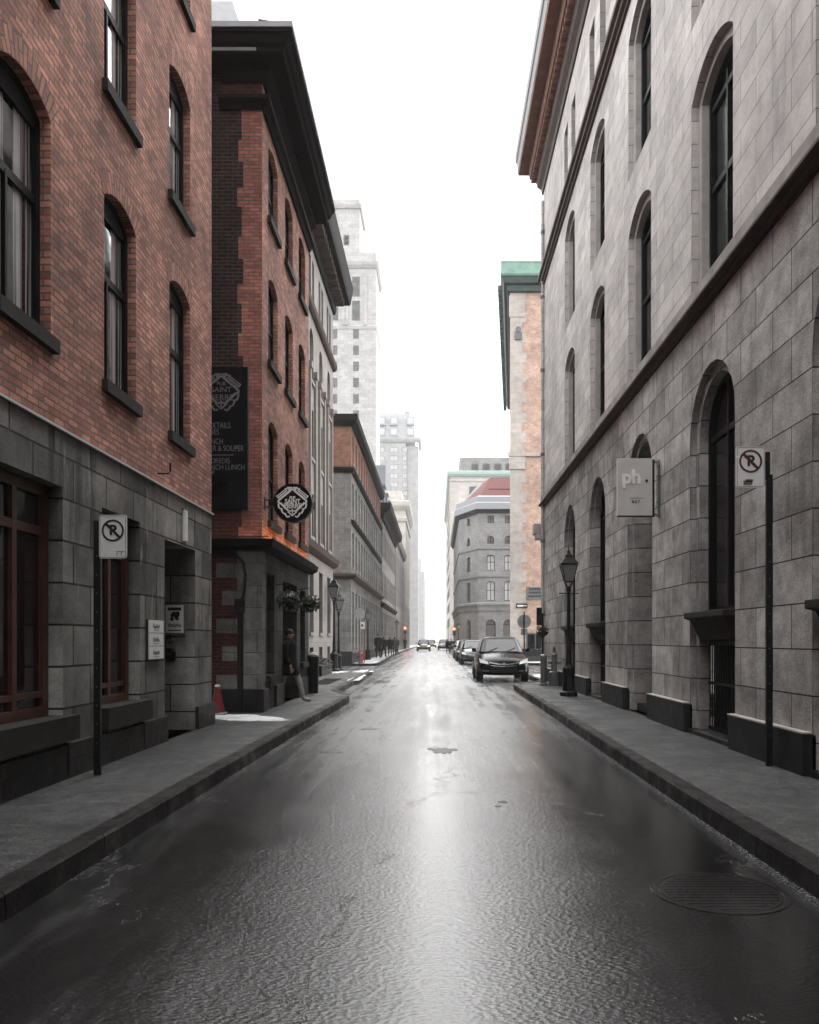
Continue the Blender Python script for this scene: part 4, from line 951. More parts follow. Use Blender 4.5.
# mansard tower
YT2 = 300.0; s2 = FS(YT2); XA, XB = -40.0, -6.75
t2 = thing('mansard_tower', 'grey tower with stepped steep mansard roof, the farther of the two tall ones', 'tower', (-18,YT2,0))
mb = MB(); body(mb, XA, XB-4.6, YT2, YT2+14, 0, 77, 0); body(mb, XB-4.6, XB, YT2+1.2, YT2+13, 0, 74.5, 0); part('wall', mb, [M['stonegrey']], t2, recalc=False)
mb = MB(); mb.loft([[(XA,YT2,77),(XB-1.2,YT2,77),(XB-1.2,YT2+14,77),(XA,YT2+14,77)],[(XA,YT2+2,87.0),(XB-3.0,YT2+2,87.0),(XB-3.0,YT2+13,87.0),(XA,YT2+13,87.0)]])
rf = part('mansard_roof', mb, M['paleslate'], t2)
mb = MB(); mb.loft([[(XA,YT2+4,87),(XB-7.5,YT2+4,87),(XB-7.5,YT2+11,87),(XA,YT2+11,87)],[(XA,YT2+6,92.5),(XB-9.0,YT2+6,92.5),(XB-9.0,YT2+10,92.5),(XA,YT2+10,92.5)]]); part('upper_roof', mb, M['paleslate'], rf)
mb = MB(); mb.lathe(XB-4.2,YT2+3,[(.9,86),(.9,87.6),(1.1,87.7),(.05,89.8)],8); part('turret', mb, M['paleslate'], rf)
for x in (-20.5,-15.8,-9.6):
    for z in (78.5,82.6):
        mb = MB(); mb.box(x-1.5,x+1.5,YT2-.15,YT2+2.2,z-.3,z+2.8); dm = part('dormer', mb, M['paleslate'], rf)
        mb = MB(); mb.box(x-1.0,x+1.0,YT2-.2,YT2-.14,z+.2,z+2.2); part('pane', mb, M['glasspale'], dm)
p_ = [(XA,YT2),(XB+.2,YT2),(XB+.2,YT2+13.5)]
mb = MB(); sweep(mb, p_, [(-.02,75.6),(.5,75.7),(.9,76.6),(.9,77.4),(-.02,77.6)], -1); part('cornice', mb, M['stonegrey'], t2)
for c in (-20.9,-15.8,-11.9+.25):
    for k in range(14):
        z = 29.5+k*3.27; hw = 1.5 if c < -12 else .85
        window(t2, s2, c, z, hw, z+1.9, 0, -.06, M['framegrey'], M['glasspale'], bars=(('v',0,.1,1.8,.14),), ft=.16)
# faint far blocks
for k,(x0,x1,y,z,l) in enumerate(((-16,-7,470,42,'faint pale block barely visible at the vanishing point, left of the road line'),(6.5,16,500,62,'faint ghostly tower at the vanishing point, by the white corniced office block'))):
    t = thing('distant_building', l, 'building', (x0,y,0))
    mb = MB(); body(mb, x0, x1, y, y+40, 0, z, 0); part('wall', mb, [M['stonegrey']], t, recalc=False)
    mb = MB(); mb.box(x0+2,x1-2,y+5,y+25,z,z+8); part('upper_stage', mb, M['stonegrey'], t)

# ================================================================== RIGHT, FURTHER ON
# orange brick building with green cornice
Y0 = 56.0; A, B = (5.25,56.0), (8.2,86.0)
b8 = thing('green_corniced_building', 'tall pale orange brick building with quoined corner and green copper cornice, beyond the side street', 'building', (8,Y0,0))
fs8 = FS(Y0); ang = math.degrees(math.atan2(A[1]-B[1], A[0]-B[0])); L8 = math.dist(A,B); fw8 = Fr(B[0],B[1],ang)
mb = MB()
facade(mb, fs8, 5.25, 16, [(0,26.4,0,[])])
c8 = [3+k*4.0 for k in range(7)]
facade(mb, fw8, 0, L8, [(0,5.5,1,[H(c,.8,.9,4.4,0,.35) for c in c8]),(5.5,10,1,[H(c,.7,6.2,9,0,.35) for c in c8]),(10,14.5,1,[H(c,.7,10.7,13.5,0,.35) for c in c8]),(14.5,19,1,[H(c,.7,15.2,18,0,.35) for c in c8]),(19,26.4,1,[H(c,.7,20,23,0,.35) for c in c8])])
mb.poly([(16,56,0),(18,86,0),(18,86,26.4),(16,56,26.4)],0); mb.poly([(18,86,0),(*B,0),(*B,26.4),(18,86,26.4)],0); mb.poly([(5.25,56,26.4),(16,56,26.4),(18,86,26.4),(*B,26.4)],0)
part('wall', mb, [M['brickpale'],M['stone3']], b8, recalc=False)
for c in c8:
    for v0,vs,hw in ((.9,4.4,.8),(6.2,9,.7),(10.7,13.5,.7),(15.2,18,.7),(20,23,.7)):
        window(b8, fw8, c, v0, hw, vs, 0, .3, M['framegrey'], M['glass'], bars=(('h',(vs-v0)*.5,-hw+.05,hw-.05,.08),))
mb = MB(); z = 0; k = 0
while z < 25.8:
    mb.box(5.2,6.05 if k % 2 else 6.32,55.975,56.2,z,z+.70); z += .70; k += 1
part('quoins', mb, M['palequoin'], b8)
mb = MB(); mb.box(5.15,6.22,55.9,56.3,13.55,14.9); mb.box(5.05,16,55.86,56.1,14.45,14.7); mb.box(5.12,6.2,55.93,56.1,24.2,25.7); part('string_course', mb, M['palequoin'], b8)
mb = MB(); mb.box(5.5,6.0,55.85,55.93,22.6,23.1); mb.disc((5.75,55.86,23.3),(0,-1,0),.2,.05,10); part('ornament', mb, M['grey'], b8)
p8 = [(18,86),B,A,(16,56)]
mb = MB(); sweep(mb, [B,A,(16,56)], [(-.02,25.9),(.25,25.95),(.3,26.3),(-.02,26.35)], -1); part('bed_moulding', mb, M['coppershade'], b8)
mb = MB(); sweep(mb, [B,A,(16,56)], [(-.02,26.4),(.5,26.4),(.62,26.75),(.66,26.8),(.66,26.98),(-.02,27.0)], -1); cn = part('cornice', mb, M['coppershade'], b8)
mb = MB(); sweep(mb, [B,A,(16,56)], [(.665,26.82),(.68,26.82),(.74,26.95),(.74,27.0),(.665,27.0)], -1); sweep(mb, [B,A,(16,56)], [(-.02,27.0),(.70,27.0),(.66,27.7),(.70,27.8),(-.02,27.95)], -1); part('flashing', mb, M['copper'], cn)
mb = MB(); d = (Vector(B)-Vector(A)).normalized(); n_ = Vector((-d.y,d.x))
for k in range(40):
    q = Vector(A)+d*(k*.75); c = q+n_*.75; mb.box(c.x-.16,c.x+.12,c.y-.14,c.y+.14,26.05,26.4)
part('brackets', mb, M['coppershade'], cn)
# shop window and low dark wall at its foot
window(b8, fs8, 7.25, .9, .95, 2.1, 0, -.05, M['framegrey'], M['glassfar'], bars=(('v',-.3,.1,1.1,.06),), ft=.1, label='street level shop window in the brick end wall')
t = thing('wall_plate', 'dark rectangular plate with three black lines of lettering on the pale brick end wall', 'sign', (7.0,Y0,4.6))
mb = MB(); mb.box(6.35,8.2,55.9,55.985,4.45,5.3); part('panel', mb, M['slate'], t)
mb = MB()
for z,a,b_ in ((5.08,6.5,8.0),(4.84,6.5,7.7),(4.58,6.45,8.05)):
    x = a; r = random.Random(int(z*100))
    while x < b_: w_ = r.uniform(.05,.1); mb.box(x,x+w_,55.89,55.9,z,z+.13+r.uniform(0,.03)); x += w_+.025
part('lettering', mb, M['black'], t)
t = thing('arrow_sign', 'small white arrow sign in black border fixed on the pale brick end wall', 'sign', (6.0,Y0,3.9))
mb = MB(); mb.box(5.6,6.4,55.93,55.985,3.85,4.15); part('panel', mb, M['black'], t)
mb = MB(); mb.box(5.68,6.1,55.92,55.93,3.93,4.05); mb.prism([(6.1,55.92),(6.1,55.93),(6.34,55.93),(6.34,55.92)],3.97,4.02); part('arrow', mb, M['white'], t)
t = thing('concrete_barrier', 'low dark concrete barrier by the foot of the pale brick wall', 'barrier', (7.2,54.4,.15))
for k in range(2):
    x = 5.75+k*1.55; mb = MB(); mb.loft([[(x,54.0,.12),(x+1.4,54.0,.12),(x+1.4,54.6,.12),(x,54.6,.12)],[(x,54.2,.5),(x+1.4,54.2,.5),(x+1.4,54.4,.5),(x,54.4,.5)],[(x,54.23,1.0),(x+1.4,54.23,1.0),(x+1.4,54.37,1.0),(x,54.37,1.0)]]); part('block', mb, M['iron'], t)
# round corner grey building with red roof
A, Bc, Cc = (3.3,114.0), (5.72,108.0), (16,108.0)
b9 = thing('red_roofed_building', 'grey stone building with angled corner, zinc eaves and red metal roof', 'building', (8,108,0))
fA = Fr(A[0],A[1],math.degrees(math.atan2(Bc[1]-A[1],Bc[0]-A[0]))); LA = math.dist(A,Bc); fB = FS(108.0); fWw = Fr(3.3,150,-90)
mb = MB()
def rows9(cs, hw): return [(0,5.9,0,[H(c,hw*1.2,.6,3.7,hw*1.2,.5) for c in cs]),(5.9,10.2,0,[H(c,hw,6.9,9.3,.25,.3) for c in cs]),(10.2,14.0,0,[H(c,hw*.95,11.0,12.9,.2,.3) for c in cs]),(14.0,17.0,0,[H(c,hw*.85,14.6,15.2,hw*.85,.3) for c in cs]),(17.0,19.0,0,[H(c,hw*.8,17.4,18.4,0,.3) for c in cs])]
cA = [LA/2]; cB = [7.4,9.75,12.1,14.4]; cW = [4+k*4 for k in range(8)]
facade(mb, fA, 0, LA, rows9(cA,.62)); facade(mb, fB, 5.72, 16, rows9(cB,.55)); facade(mb, fWw, 0, 36, rows9(cW,.6))
mb.poly([(16,108,0),(16,150,0),(16,150,19),(16,108,19)]); mb.poly([(16,150,0),(3.3,150,0),(3.3,150,19),(16,150,19)]); mb.poly([(*A,19),(*Bc,19),(16,108,19),(16,150,19),(3.3,150,19)])
part('wall', mb, [M['stonered']], b9, recalc=False)
for fr,cs,hw in ((fA,cA,.62),(fB,cB,.55),(fWw,cW,.6)):
    for c in cs:
        window(b9, fr, c, .6, hw*1.2, 3.7, hw*1.2, .45, M['frameblack'], M['glassfar' if fr is fB else 'glass'], bars=(('h',3.1,-hw*1.1,hw*1.1,.1),), ft=.09)
        for v0,vs,r_,h_ in ((6.9,9.3,.25,hw),(11.0,12.9,.2,hw*.95),(14.6,15.2,hw*.85,hw*.85),(17.4,18.4,0,hw*.8)):
            window(b9, fr, c, v0, h_, vs, r_, .22, M['frameblack'], M['glasspale' if fr is fB and v0 < 12 else 'glassfar'], bars=(('v',0,.05,vs-v0+r_*.6,.09),('h',(vs-v0)*.6,-h_+.05,h_-.05,.08)), ft=.09)
p9 = [(3.3,150),A,Bc,(16,108)]
for nm,pr,mt in (('shop_cornice',[(-.02,5.5),(.15,5.55),(.22,6.2),(.4,6.3),(.4,6.55),(-.02,6.7)],'stonered'),('string_course',[(-.02,10.0),(.14,10.05),(.14,10.25),(-.02,10.3)],'slate'),('string_course',[(-.02,13.8),(.12,13.85),(.12,14.0),(-.02,14.05)],'slate'),
                ('eaves',[(-.02,18.7),(.3,18.75),(.5,19.2),(-.02,19.3)],'soot')):
    mb = MB(); sweep(mb, p9, pr, -1); part(nm, mb, M[mt], b9)
mb = MB(); sweep(mb, p9, [(-.02,19.2),(.62,19.2),(.66,20.0),(.40,20.2),(.40,20.9),(-.02,21.1)], -1); part('gutter', mb, M['zinc'], b9)
ra, rb_ = [(3.6,150),(3.6,114.3),(5.9,108.4),(16,108.4)], [(6.2,150),(6.2,117),(7.6,111.2),(16,111.2)]
mb = MB(); mb.loft([[(x,y,20.9) for x,y in ra]+[(16,150,20.9)],[(x,y,24.2) for x,y in rb_]+[(16,150,24.2)]])
rf = part('roof', mb, M['redroof'], b9)
mb = MB(); mb.loft([[(3.58,150,20.92),(3.58,114.3,20.92),(5.4,109.6,20.92),(5.4,150,20.92)],[(5.9,150,24.0),(5.9,117,24.0),(6.6,114,24.0),(6.6,150,24.0)]]); part('slate_slope', mb, M['slate'], rf)
mb = MB(); mb.box(12.3,14.5,108.2,111,20.9,23.4); part('dormer', mb, M['redroof'], rf)
mb = MB(); mb.box(7.2,16,109.5,109.62,22.15,22.3); part('snow_rail', mb, M['soot'], rf)
# pale office block behind with thin green cornice
b10 = thing('white_office_block', 'pale office block with thin green cornice and attic storey, behind the red roof', 'building', (8,172,0))
s10 = FS(172); mb = MB(); body(mb, 3.0, 30, 172, 240, 0, 37, 0); part('wall', mb, [M['stonecream']], b10, recalc=False)
mb = MB(); body(mb, 5.2, 30, 175, 236, 37.6, 41.5, 0); at_ = part('attic_storey', mb, [M['stonered']], b10, recalc=False)
mb = MB(); sweep(mb, [(3.0,240),(3.0,172),(30,172)], [(-.02,36.6),(.3,36.7),(.6,37.2),(.6,37.8),(-.02,38)], -1); part('cornice', mb, M['palecopper'], b10)
mb = MB(); sweep(mb, [(3.0,240),(3.0,172),(30,172)], [(-.02,35.6),(.2,35.7),(.2,36.0),(-.02,36.1)], -1); part('string_course', mb, M['stonecream'], b10)
for x in (8.5,11.0,13.5,16,18.5):
    for k in range(9): window(b10, s10, x-.5, 5+k*3.35+.6, .85, 5+k*3.35+2.8, 0, -.05, M['framegrey'], M['glassfar' if k < 7 else 'glasspale'], bars=(('v',0,.1,2.1,.1),), ft=.12)
    window(b10, FS(175), x, 38.6, .8, 40.2, 0, -.05, M['framegrey'], M['glasspale'], ft=.1)
f10 = Fr(3.0,240,-90)
for k in range(9):
    for j in range(6): window(b10, f10, 62-j*6, 4.5+k*3.45, .9, 6.7+k*3.45, 0, -.05, M['framegrey'], M['glassfar'], ft=.12)

# ================================================================== STREET FURNITURE
def lamp(loc, label, group=None):
    t = thing('street_lamp', label, 'street lamp', loc, 0, group)
    mb = MB(); mb.lathe(0,0,[(.23,-.02),(.23,.10),(.17,.14),(.15,.5),(.165,.55),(.165,.72),(.10,.80),(.085,.85)],8,rot=PI/8); part('base', mb, M['dark'], t, local=True)
    mb = MB(); mb.lathe(0,0,[(.075,.84),(.055,1.4),(.06,1.42),(.05,1.5),(.042,2.7),(.065,2.72),(.065,2.78),(.035,2.85)],12); po = part('pole', mb, M['dark'], t, local=True)
    mb = MB(); mb.tube([(-.22,0,2.66),(.22,0,2.66)], .014, 6); mb.ball((-.23,0,2.66),.022,6); mb.ball((.23,0,2.66),.022,6); part('ladder_bar', mb, M['dark'], po, local=True)
    def sq(r,z): return [(r*math.cos(PI/4+k*PI/2), r*math.sin(PI/4+k*PI/2), z) for k in range(4)]
    mb = MB()
    mb.loft([sq(.14,2.94),sq(.15,2.97)])
    for k in range(4):
        a = PI/4+k*PI/2; mb.tube([(.14*math.cos(a),.14*math.sin(a),2.96),(.285*math.cos(a),.285*math.sin(a),3.40)], .012, 6)
        mb.tube([(.05*math.cos(a),.05*math.sin(a),2.80),(.14*math.cos(a),.14*math.sin(a),2.95)], .012, 6)
    mb.loft([sq(.30,3.39),sq(.30,3.42)])
    ln = part('lantern', mb, M['dark'], t, local=True)
    mb = MB(); mb.loft([sq(.132,2.975),sq(.275,3.388)]); part('lantern_glass', mb, M['lampglass'], ln, local=True)
    mb = MB(); mb.loft([sq(.33,3.42),sq(.30,3.45),sq(.13,3.60),sq(.13,3.65),sq(.05,3.70)]); mb.lathe(0,0,[(.03,3.69),(.045,3.74),(.012,3.80),(.008,3.88)],8); part('cap', mb, M['dark'], t, local=True)
    return t
lp = lamp((3.44,20.75,.15), 'black lantern street lamp standing on the pavement before the grey ashlar building')
def lamp_copy(x, y, s, label): return copy_thing(lp, Matrix.Translation((x,y,.15)) @ Matrix.Rotation(.3*y,4,'Z') @ Matrix.Scale(s,4), label)
lamp_copy(-4.62,38.0,.98,'black lantern street lamp at the pavement corner past the beige building')
lamp_copy(-4.62,36.3,1.13,'taller black lantern lamp half hidden by the end of the beige building')
lamp_copy(-4.98,58.5,1.0,'lantern street lamp with snow lit top, behind the red fire hydrant')
lamp_copy(-4.65,95,1.05,'far lantern street lamp beyond the group of walkers')
lamp_copy(3.0,106.9,1.0,'thin street lamp in front of the grey building with the red roof')

def ring_poly(mb, c, r0, r1, y0, y1, n=28):
    for k in range(n):
        a, b_ = 2*PI*k/n, 2*PI*(k+1)/n
        mb.loft([[(c[0]+r*math.cos(g_), y, c[1]+r*math.sin(g_)) for r,y in ((r0,y0),(r1,y0),(r1,y1),(r0,y1))] for g_ in (a,b_)], caps=False)
def rrect(x0,x1,z0,z1,r,n=4):
    pts = []
    for cx_,cz_,a0 in ((x1-r,z0+r,-PI/2),(x1-r,z1-r,0),(x0+r,z1-r,PI/2),(x0+r,z0+r,PI)):
        for k in range(n+1): a = a0+PI/2*k/n; pts.append((cx_+r*math.cos(a), cz_+r*math.sin(a)))
    return pts
def parking_sign(label, px, y, ztop, x0, x1, z0, z1, ink, extras, rot=0):
    t = thing('parking_sign', label, 'parking sign', (px,y,.15))
    mb = MB(); mb.box(px-.035,px+.035,y-.02,y+.02,.0,ztop); po = part('pole', mb, M['dark'], t)
    mb = MB()
    for k in range(12): mb.disc((px,y-.021,.5+k*.2),(0,1,0),.008,.002,6)
    part('bolt_holes', mb, M['grey'], po)
    mb = MB(); mb.box(min(px,x1)-.03 if px < x0 else x1-.02, max(x0,px)+.03 if px < x0 else px+.0, y-.03, y+.03, z0+.10, z1-.06); part('bracket', mb, M['dark'], t)
    w, h = x1-x0, z1-z0; cx_, cz_ = (x0+x1)/2, z1-h*.36
    outer = rrect(x0,x1,z0,z1,.03)
    mb = MB(); mb.loft([[(x,yy,z) for x,z in outer] for yy in (y-.045,y-.03)]); pl = part('panel', mb, M['white'], t)
    mb = MB(); inn = rrect(x0+.008,x1-.008,z0+.008,z1-.008,.025); inn2 = rrect(x0+.013,x1-.013,z0+.013,z1-.013,.022)
    for k in range(len(inn)):
        l = (k+1) % len(inn); mb.loft([[(inn[q][0],y-.0475,inn[q][1]),(inn2[q][0],y-.0475,inn2[q][1]),(inn2[q][0],y-.045,inn2[q][1]),(inn[q][0],y-.045,inn[q][1])] for q in (k,l)], caps=False)
    part('border', mb, M['grey'], pl)
    R = w*.40
    mb = MB(); ring_poly(mb, (cx_,cz_), R*.83, R, y-.0495, y-.045)
    q = R*.62; wd = R*.085
    mb.loft([[(x,yy,z) for x,z in ((cx_-q-wd,cz_+q-wd),(cx_+q-wd,cz_-q-wd),(cx_+q+wd,cz_-q+wd),(cx_-q+wd,cz_+q+wd))] for yy in (y-.051,y-.045)])
    part('ban_symbol', mb, ink, pl)
    text_part('P', R*1.25, (cx_-.0,y-.047,cz_+.0), 0, M['black'], pl, ext=.003, name='letter', off=.006)
    for nm,bx,mt in extras:
        mb = MB()
        for b_ in bx: mb.box(x0+w*b_[0],x0+w*b_[1],y-.049,y-.045,z0+h*b_[2],z0+h*b_[3])
        part(nm, mb, mt, pl)
    return t
parking_sign('white no parking sign, dark ring and small arrow mark, on black post by dark ashlar', -3.63, 8.58, 2.64, -3.595, -3.30, 2.47, 2.935, M['black'],
    [('arrow', [(.64,.92,.15,.165),(.64,.66,.07,.15),(.80,.82,.06,.15)], M['grey'])])
parking_sign('weathered no parking sign with dark red ring and torn sticker, by grey ashlar', 3.83, 9.2, 3.5, 3.435, 3.765, 3.345, 3.815, M['redink'],
    [('sticker', [(.25,.55,.06,.17),(.32,.58,.13,.20)], M['grey']), ('torn_tape', [(.02,.14,.73,.77),(.06,.2,.69,.73)], M['bright'])])
for i,(z,l) in enumerate(((1.65,''),(1.42,''),(1.3,''),(1.18,''))):
    pass
# hanging ph. sign
t = thing('hanging_sign', 'pale grey square projecting sign reading ph. and 607, beside an arch of grey stone', 'sign', (3.55,14.3,4.3))
mb = MB(); mb.box(3.24,3.86,14.27,14.36,3.82,4.84); pl = part('panel', mb, M['offwhite'], t, bevel=.004)
mb = MB(); mb.box(3.855,3.90,14.275,14.355,3.80,4.82); mb.box(3.24,3.86,14.275,14.355,3.805,3.818); part('shadow_edge', mb, M['dark'], t)
text_part('ph', .34, (3.485,14.262,4.50), 0, M['bright'], pl, ext=.008, off=.012)
mb = MB(); mb.disc((3.755,14.255,4.44),(0,1,0),.025,.012,14); part('full_stop', mb, M['black'], pl)
text_part('607', .075, (3.565,14.266,4.065), 0, M['black'], pl, ext=.002, spacing=1.35, off=.002)
mb = MB(); x = 3.45; r = random.Random(4)
while x < 3.69: w_ = r.uniform(.008,.016); mb.box(x,x+w_,14.266,14.27,4.125,4.125+r.uniform(.01,.018)); x += w_+.006
part('small_print', mb, M['grey'], pl)
mb = MB(); mb.tube([(3.985,14.31,3.80),(3.985,14.31,4.82)], .022, 8); mb.box(3.86,4.0,14.30,14.32,4.76,4.80); mb.box(3.86,4.0,14.30,14.32,3.83,3.86)
for z in (3.8,4.05,4.5,4.7): mb.box(3.95,4.01,14.27,14.35,z,z+.05)
part('wall_bracket', mb, M['grey'], t)

def bollard(x, y, h, label):
    t = thing('bollard', label, 'bollard', (x,y,.15))
    mb = MB(); mb.lathe(0,0,[(.13,-.02),(.13,.06),(.105,.08),(.105,h-.12)],28); part('post', mb, M['grey'], t, local=True)
    mb = MB(); mb.lathe(0,0,[(.112,h-.12),(.112,h-.04),(.07,h)],28); part('cap', mb, M['steel'], t, local=True)
bollard(3.43,25.5,1.0,'grey metal bollard at the pavement corner, with a plain flat cap')
t = thing('standpipe', 'squat grey twin capped standpipe beside the bollard at the stone corner', 'standpipe', (3.78,25.6,.15))
mb = MB(); mb.lathe(0,0,[(.18,-.02),(.18,.42),(.10,.46),(.09,.95),(.11,.97),(.05,1.05),(.05,1.2),(.03,1.24)],12); part('barrel', mb, M['grey'], t, local=True)
for s in (-1,1):
    mb = MB(); mb.tube([(s*.08,0,.75),(s*.2,0,.75)], .06, 10); part('outlet', mb, M['steel'], t, local=True)
t = thing('sign_post', 'slim dark post with a flower basket and small box sign, behind the bollards', 'sign post', (3.62,27.2,.15))
mb = MB(); mb.tube([(0,0,-.02),(0,0,2.35)], .035, 8); part('pole', mb, M['dark'], t, local=True)
mb = MB(); mb.box(-.20,-.02,-.06,.06,1.95,2.55); part('box_sign', mb, M['iron'], t, local=True, bevel=.01)
mb = MB(); mb.lathe(0,0,[(.05,1.55),(.19,1.65),(.21,1.72)],10); bs = part('basket', mb, M['iron'], t, local=True)
def leaves(cx, cy, cz, r, n, seed, s=.05, sq=1.0):
    mb = MB(); rr = random.Random(seed)
    for _ in range(n):
        d = Vector((rr.gauss(0,1),rr.gauss(0,1),rr.gauss(0,1))).normalized()*r*rr.uniform(.3,1); c = Vector((cx,cy,cz))+Vector((d.x,d.y,d.z*sq))
        u = Vector((rr.gauss(0,1),rr.gauss(0,1),rr.gauss(0,1))).normalized(); w_ = u.orthogonal().normalized()
        mb.poly([c-u*s, c+w_*s*.5, c+u*s, c-w_*s*.5])
    return mb
part('plant', leaves(0,0,1.80,.23,160,3,.05,.7), M['leaf'], bs, local=True, recalc=False)
t = thing('round_sign', 'grey round sign seen from behind on a thin post, before the pale brick end wall', 'sign', (5.35,48.5,.0))
mb = MB(); mb.tube([(0,0,0),(0,0,3.3)], .045, 8); part('pole', mb, M['dark'], t, local=True)
mb = MB(); mb.disc((0,.06,2.72),(0,1,0),.42,.02,28); part('disc', mb, M['grey'], t, local=True)
mb = MB(); mb.box(-.3,.3,.02,.06,2.70,2.74); mb.box(-.2,.2,.05,.07,1.9,2.28); part('back_bar', mb, M['grey'], t, local=True)

t = thing('stop_sign', 'octagonal sign seen from its bare grey back on a post at the cross street', 'sign', (-4.72,49.6,.15))
mb = MB(); mb.tube([(0,0,0),(0,0,3.5)], .035, 8); part('pole', mb, M['grey'], t, local=True)
mb = MB(); mb.loft([[(.36*math.cos(PI/8+k*PI/4), y, 3.08+.36*math.sin(PI/8+k*PI/4)) for k in range(8)] for y in (-.06,-.045)]); part('plate', mb, M['offback'], t, local=True)
t = thing('hydrant_marker', 'thin red marker pole with a small white plate, beside the fire hydrant', 'marker', (-4.55,50.9,.15))
mb = MB(); mb.tube([(0,0,0),(0,0,2.2)], .028, 8); part('pole', mb, M['red'], t, local=True)
mb = MB(); mb.box(-.30,.02,-.05,-.03,2.15,2.6); pl = part('plate', mb, M['white'], t, local=True)
mb = MB(); mb.box(-.2,-.08,-.053,-.05,2.3,2.45); part('symbol', mb, M['black'], pl, local=True)
t = thing('fire_hydrant', 'red fire hydrant on the snowy pavement by the red marker pole', 'fire hydrant', (-4.72,50.3,.15))
mb = MB(); mb.lathe(0,0,[(.19,-.02),(.19,.06),(.13,.08),(.13,.50),(.17,.52),(.17,.57),(.12,.66),(.04,.72),(.04,.78)],12); part('barrel', mb, M['red'], t, local=True)
for s in (-1,1):
    mb = MB(); mb.tube([(s*.1,0,.42),(s*.24,0,.42)], .07, 10); part('outlet', mb, M['red'], t, local=True)
t = thing('rubbish_bin', 'dark rubbish bin with snow on its lid, at the far end of the pub front', 'bin', (-3.36,21.9,.15)); t.matrix_basis = t.matrix_basis @ Matrix.Diagonal((.62,.62,1,1)); WM[t.name] = t.matrix_basis.copy()
mb = MB(); mb.lathe(0,0,[(.22,-.02),(.25,.85),(.27,.86),(.27,.92)],36); part('body', mb, M['iron'], t, local=True)
mb = MB(); mb.lathe(0,0,[(.28,.92),(.27,1.0),(.14,1.08)],36); ld = part('lid', mb, M['iron'], t, local=True)
mb = MB(); mb.lathe(0,0,[(.20,1.045),(.15,1.10),(.04,1.12)],12); part('snow_cap', mb, M['snow'], ld, local=True)
t = thing('planter', 'low dark trough planter with bare stalks along the beige stone wall', 'planter', (-4.75,33.5,.15))
mb = MB(); mb.box(-.2,.2,-1.6,1.6,-.02,.42); part('trough', mb, M['iron'], t, local=True, bevel=.02)
part('plant', leaves(0,0,.5,.5,200,9,.06,.5), M['leaf'], t, local=True, recalc=False)
t = thing('traffic_cone', 'dull red traffic cone with snow on its tip, in the alley beside the pub', 'traffic cone', (-4.22,15.45,.15))
mb = MB(); mb.box(-.2,.2,-.2,.2,-.01,.04); part('base', mb, M['iron'], t, local=True, bevel=.015)
mb = MB(); mb.lathe(0,0,[(.15,.04),(.045,.55),(.03,.56)],16); part('cone', mb, M['conered'], t, local=True)
mb = MB(); mb.ball((0,0,.56),.055,8,sq=(1,1,.8)); part('snow_cap', mb, M['snow'], t, local=True)
mb = MB(); mb.lathe(0,0,[(.222,.02),(.222,.045),(.16,.055)],4,rot=PI/4); part('snow_rim', mb, M['snow'], t, local=True)
for i,(y,z,l) in enumerate(((17.5,2.42,'hanging basket of dark foliage dusted with snow, nearer the pub corner'),(20.3,2.5,'hanging basket with a thick white snow cap, over the pub doorway'))):
    t = thing('hanging_basket', l, 'hanging basket', (XP+.3,y,z))
    mb = MB(); mb.tube([(-.32,0,.38),(.0,0,.42),(.02,0,.30)], .012, 6); part('bracket', mb, M['dark'], t, local=True)
    mb = MB(); mb.lathe(0,0,[(.05,-.16),(.16,-.05),(.18,.02)],10); part('basket', mb, M['iron'], t, local=True)
    part('plant', leaves(0,0,.03,.30,260,20+i,.06,.8), M['leaf'], t, local=True, recalc=False)
    part('snow_cap', leaves(.05,-.02,.16,.16,40,30+i,.045,.3), M['snow'], t, local=True, recalc=False)
# traffic signals far up the street
def signal(x, y, z, label, s=1.0):
    t = thing('traffic_signal', label, 'traffic signal', (x,y,.15))
    mb = MB(); mb.tube([(0,0,-.1),(0,0,z+.6)], .07, 8); part('pole', mb, M['dark'], t, local=True)
    mb = MB(); mb.box(-.2,.2,-.3,-.08,z-.75,z+.4); hd = part('signal_head', mb, M['iron'], t, local=True)
    mb = MB(); mb.disc((0,-.33,z+.15),(0,1,0),.16*s,.03,14); part('lens', mb, M['signalred'], hd, local=True)
signal(-4.95,128,3.2,'traffic signal showing red by the cream building, with a dark pole',1.5)
signal(2.45,108.5,2.8,'traffic signal showing red at the corner of the red roofed building',1.2)
t = thing('roadside_mast', 'thin grey mast with a short arm far off near the vanishing point', 'mast', (2.9,190,.15))
mb = MB(); mb.tube([(0,0,0),(0,0,4.6)], .07, 8); part('pole', mb, M['slate'], t, local=True)
mb = MB(); mb.tube([(0,0,4.5),(-1.6,0,4.75)], .05, 6); part('arm', mb, M['slate'], t, local=True)
